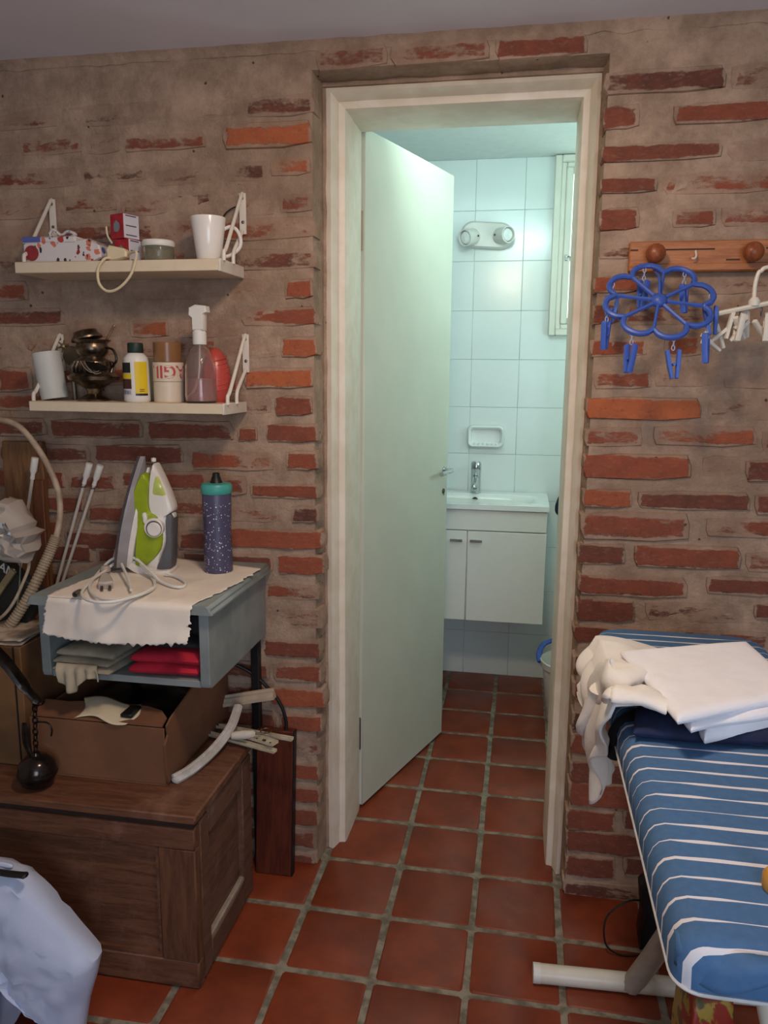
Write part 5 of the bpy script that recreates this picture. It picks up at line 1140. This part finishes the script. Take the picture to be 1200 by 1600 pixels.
hp_ = [at(-60, 672, y=-.16), at(-25, 658, y=-.16), at(0, 656, y=-.16), at(30, 667, y=-.16), at(60, 702, y=-.16), at(86, 752, y=-.17), at(94, 795, y=-.18), at(88, 838, y=-.20), at(70, 880, y=-.22), at(40, 940, y=-.25), at(5, 990, y=-.27), at(-40, 1040, y=-.28)]
hs = thing('hose', 'grey flexible hose arching up beside the white rods', 'hose', tuple(hp_[-1]))
H = cr(hp_, 8); n = len(H); rad_ = [.0075 if i < n*.62 else .0075+min(1, (i-n*.62)/6)*.0045 for i in range(n)]
m = MB(); m.tube(H, rad_, 10); part(m, 'hose_tube', M_hose, hs)
m = MB(); Hc = cr(hp_[7:], 26); m.tube(Hc, [.0125+(.0012 if i % 2 else -.0006) for i in range(len(Hc))], 10); part(m, 'ribbed_sleeve', P('ribbed_sleeve', (162, 142, 118), .6), hs)
q = at(25, 1008, y=-.30); c0 = q.z; bx_ = (at(-60, 1008, y=-.34).x, at(50, 1008, y=-.34).x)
cn = thing('carton', 'brown carton with papers on top at the left edge', 'box', (bx_[0]+.05, -.27, tz)); M_cart = P('brown_carton', (122, 86, 54), .8, rgb2=(100, 70, 44), scale=8)
part(MB().box(-1.34, bx_[1]-.01, -.37, -.16, tz+.001, at(30, 1012, y=-.37).z, .002), 'carton_body', M_cart, cn); ctop = at(30, 1012, y=-.37).z
part(MB().box(-1.13, -1.127, -.372, -.369, tz+.003, ctop), 'seam', M_black, cn)
for i, (xa, xb, ya, yb, rz, zz, lab) in enumerate(((-1.27, -1.12, -.37, -.20, 6, .001, 'lower sheet of the loose papers on the brown carton'), (-1.25, -1.105, -.36, -.20, -5, .007, 'upper sheet of the loose papers on the brown carton'))):
    m = MB(); m.M = Matrix.Translation(((xa+xb)/2, (ya+yb)/2, ctop+zz)) @ Matrix.Rotation(radians(rz), 4, 'Z')
    m.grid(lambda u, v: ((u-.5)*(xb-xa), (v-.5)*(yb-ya), .003+.003*sin(u*6+i*2)+.002*sin(v*5)), 12, 8); o = single(m, 'paper_sheet', P('grubby_paper', (196, 180, 162), .8, rgb2=(150, 130, 112), scale=24), lab, 'paper', ((xa+xb)/2, (ya+yb)/2, ctop+zz), 'loose papers on the carton', smooth=80); thick(o, .001, 1)
# black box with lettering
E0, E1 = at(0, 918, y=-.24), at(26, 880, y=-.24); d = (E1-E0).normalized(); nrm = Vector((0, 1, 0)); sd_ = d.cross(nrm)
M_ = Matrix((d, -sd_, nrm)).transposed().to_4x4(); M_.translation = E0
kb = thing('black_box', 'black box with white capital letters tilted at the left edge', 'box', tuple(at(20, 990, y=-.22)))
M_bbox = P('black_box_card', (30, 32, 30), .35)
m = MB(); m.M = M_; m.box(-.10, .052, -.16, -.008, .012, .045, .002); m.box(-.10, .052, -.012, .10, .012, .045, .002); part(m, 'box_body', M_bbox, kb)
m = MB(); m.M = M_; m.box(-.10, .055, -.008, .008, .004, .014, .001); part(m, 'pale_edge', P('pale_edge_strip', (150, 130, 92), .7), kb, 'pale wooden edge strip')
vs, fs = text_mesh('AN', .030); m = MB(); to = at(4, 897, y=-.24); tx_ = (at(26, 909, y=-.24)-to).normalized(); ty_ = Vector((-tx_.z, 0, tx_.x))
to.y += .0105; m.add([to+tx_*v.x+ty_*v.y for v in vs], fs); part(m, 'lettering', P('white_letter_print', (206, 200, 190), .6), kb, 'white capital letters', smooth=0)
# clear plastic bag
M_clearbag = NT('clear_polythene'); M_clearbag.p.inputs['Transmission Weight'].default_value = .35; M_clearbag.p.inputs['Alpha'].default_value = .93; M_clearbag = M_clearbag.set(lin((206, 194, 184)), .22)
poly = [at(x, y, y=-.26) for x, y in ((-70, 800), (-30, 782), (0, 790), (12, 778), (26, 782), (36, 800), (46, 818), (44, 828), (55, 834), (48, 848), (54, 862), (44, 868), (44, 878), (22, 880), (2, 870), (-30, 885), (-80, 860))]
cx_ = sum(p.x for p in poly)/len(poly); cz__ = sum(p.z for p in poly)/len(poly); m = MB(); n = len(poly)
rg = []
for k_, yy in ((.0, -.012), (.12, -.012), (.25, -.014), (.38, -.016), (.5, -.018), (.62, -.018), (.74, -.017), (.85, -.014), (.94, -.010), (1, 0), (.97, .01), (.85, .02), (.5, .035), (0, .03)):
    rg.append([(cx_+(p.x-cx_)*k_+nz(p, 40, 3)*.006*(k_ > 0), -.262+yy*2.2+nz((p.x*k_, yy, p.z*k_), 30)*.022+nz((p.x*k_, yy, p.z*k_), 75, 4)*.014, cz__+(p.z-cz__)*k_+nz(p, 37, 9)*.006) for p in poly])
m.add([p for r in rg for p in r], [(a_*n+i, a_*n+(i+1) % n, a_*n+n+(i+1) % n, a_*n+n+i) for a_ in range(len(rg)-1) for i in range(n)])
cbg = thing('plastic_bag', 'crumpled clear plastic bag on the black box at left edge', 'bag', (cx_, -.26, cz__-.06)); soft(part(m, 'bag', M_clearbag, cbg, smooth=28), 0)
m = MB(); m.grid(lambda u, v: tuple(at(14+22*u+8*v, 776+8*u+24*v, y=-.235)+Vector((0, .004*sin(u*5), 0))), 6, 6); thick(part(m, 'yellowed_corner', P('yellowed_plastic', (176, 152, 100), .5), cbg, 'yellowed corner', smooth=80), .002)
m = MB(); m.tube(cr([at(46, 872, y=-.23), at(44, 890, y=-.235), at(34, 915, y=-.25), at(22, 940, y=-.27), at(5, 962, y=-.28), at(-20, 980, y=-.28)], 6), .0038, 8)
single(m, 'white_cable', M_hose, 'pale cable bending down from under the clear plastic bag', 'cable', tuple(at(5, 962, y=-.28)))
m = MB(); m.tube(cr([at(32, 880, y=-.225), at(30, 920, y=-.235), at(25, 960, y=-.25), at(21, 1000, y=-.27)], 6), .0018, 6)
single(m, 'green_wire', P('grey_green_wire', (110, 116, 100), .5), 'thin grey green wire hanging straight beside the hose', 'wire', tuple(at(21, 1000, y=-.27)))
# iron arm with ball weight
bl = Vector((-1.036, -.446, tz+.001)); st = thing('steelyard_weight', 'dark iron arm with chain and shiny round weight on the chest', 'weight', tuple(bl))
m = MB(); m.lathe([(0, 0), (.018, .001), (.034, .012), (.0415, .030), (.042, .040), (.037, .058), (.024, .071), (.010, .076), (.008, .082), (0, .083)], 32, tuple(bl)); part(m, 'ball', P('polished_iron', (64, 56, 54), .16, .85, var=.2), st)
m = MB(); m.lathe([(.0425, .030), (.0435, .034), (.0425, .038)], 32, tuple(bl)); part(m, 'ball_band', M_dark, st)
tp = at(54, 1094, y=-.44); bt0 = bl+Vector((0, 0, .083))
m = MB(); N_ = 9
for i in range(N_):
    c_ = bt0.lerp(tp, (i+.5)/N_); h_ = (tp-bt0).length/N_*.66; pts = []
    for k_ in range(10):
        a_ = 2*pi*k_/10; pts.append(c_+Vector((.0055*cos(a_), 0, h_*sin(a_))) if i % 2 else c_+Vector((0, .0055*cos(a_), h_*sin(a_))))
    m.tube(pts, .0018, 6, True)
part(m, 'chain', M_dark, st)
pts = [at(-45, 985, y=-.43), at(-15, 1010, y=-.435), at(15, 1042, y=-.44), at(42, 1078, y=-.44), at(60, 1097, y=-.44), at(68, 1097, y=-.44)]
m = MB(); m.tube(cr(pts, 6), [.017]*12+[.016]*6+[.012]*6+[.009]*5+[.006]*2, 8, flat=.55); part(m, 'arm', M_dark, st)
m = MB(); m.tube(cr([at(52, 1130, y=-.44), at(62, 1128, y=-.44), at(75, 1130, y=-.44), at(81, 1140, y=-.44), at(80, 1150, y=-.44)], 4), .002, 6); m.tube(cr([at(38, 1130, y=-.45), at(40, 1160, y=-.45), at(48, 1180, y=-.45)], 4), [.006, .007, .008, .008, .008, .007, .006, .005, .004], 8, flat=.5); part(m, 'hook', M_dark, st)
# white bag in the corner
M_bag = P('white_bag_paper', (192, 200, 226), .6, var=.03, bump=.0015, bscale=30)
yb = -.66; out = [(-120, 1330), (-40, 1345), (5, 1352), (28, 1362), (48, 1384), (80, 1424), (118, 1466), (151, 1500), (146, 1530), (134, 1570), (125, 1606), (106, 1597), (82, 1576), (56, 1552), (30, 1532), (10, 1540), (-4, 1556), (12, 1574), (14, 1600), (-4, 1650), (-30, 1700), (-130, 1700)]
P3 = [at(x, y, y=yb) for x, y in out]; zmin = min(p.z for p in P3)
for p in P3:
    if p.z < .04: p.z = .002
P3 = [P3[i].lerp(P3[(i+1) % len(P3)], t/3) for i in range(len(P3)) for t in range(3)]
n = len(P3); cx_ = sum(p.x for p in P3)/n-.02; cz__ = sum(p.z for p in P3)/n
bg = thing('paper_bag', 'white bag slumped on the floor in the lower left corner', 'bag', (cx_, yb, 0)); m = MB(); rg = []
for k_, yy in ((0, -.045), (.1, -.045), (.2, -.045), (.3, -.045), (.4, -.044), (.5, -.042), (.6, -.04), (.68, -.038), (.76, -.034), (.85, -.028), (.92, -.02), (.97, -.012), (1, 0), (.99, .02), (.9, .05), (.5, .06), (0, .06)):
    rg.append([(cx_+(p.x-cx_)*k_, yb+yy+nz((p.x*k_, 0, p.z*k_), 16)*.012*(1-k_*.5)-(.009*max(0, .16-abs(nz((p.x*k_+p.z*k_*.6, 0, p.z*k_-p.x*k_*.4), 9, 5)))/.16)*(k_ < .95), max(.001, cz__+(p.z-cz__)*k_)) for p in P3])
m.add([p for r in rg for p in r], [(a_*n+i, a_*n+(i+1) % n, a_*n+n+(i+1) % n, a_*n+n+i) for a_ in range(len(rg)-1) for i in range(n)]); part(m, 'bag_body', M_bag, bg, smooth=50)
m = MB(); pts = [at(-60, 1358, y=yb-.02), at(-10, 1362, y=yb-.02), at(20, 1366, y=yb-.02), at(42, 1368, y=yb-.02)]; m.tube(cr(pts, 5), [.009]*14+[.010, .006], 8, flat=.5); part(m, 'bag_handle', M_black, bg, 'black handle')
m = MB(); pts = [at(-40, 1346, y=yb+.0), at(0, 1350, y=yb), at(20, 1354, y=yb)]; m.tube(cr(pts, 5), [.005]*9+[.004, .002], 8); part(m, 'bag_rim', M_bag, bg)
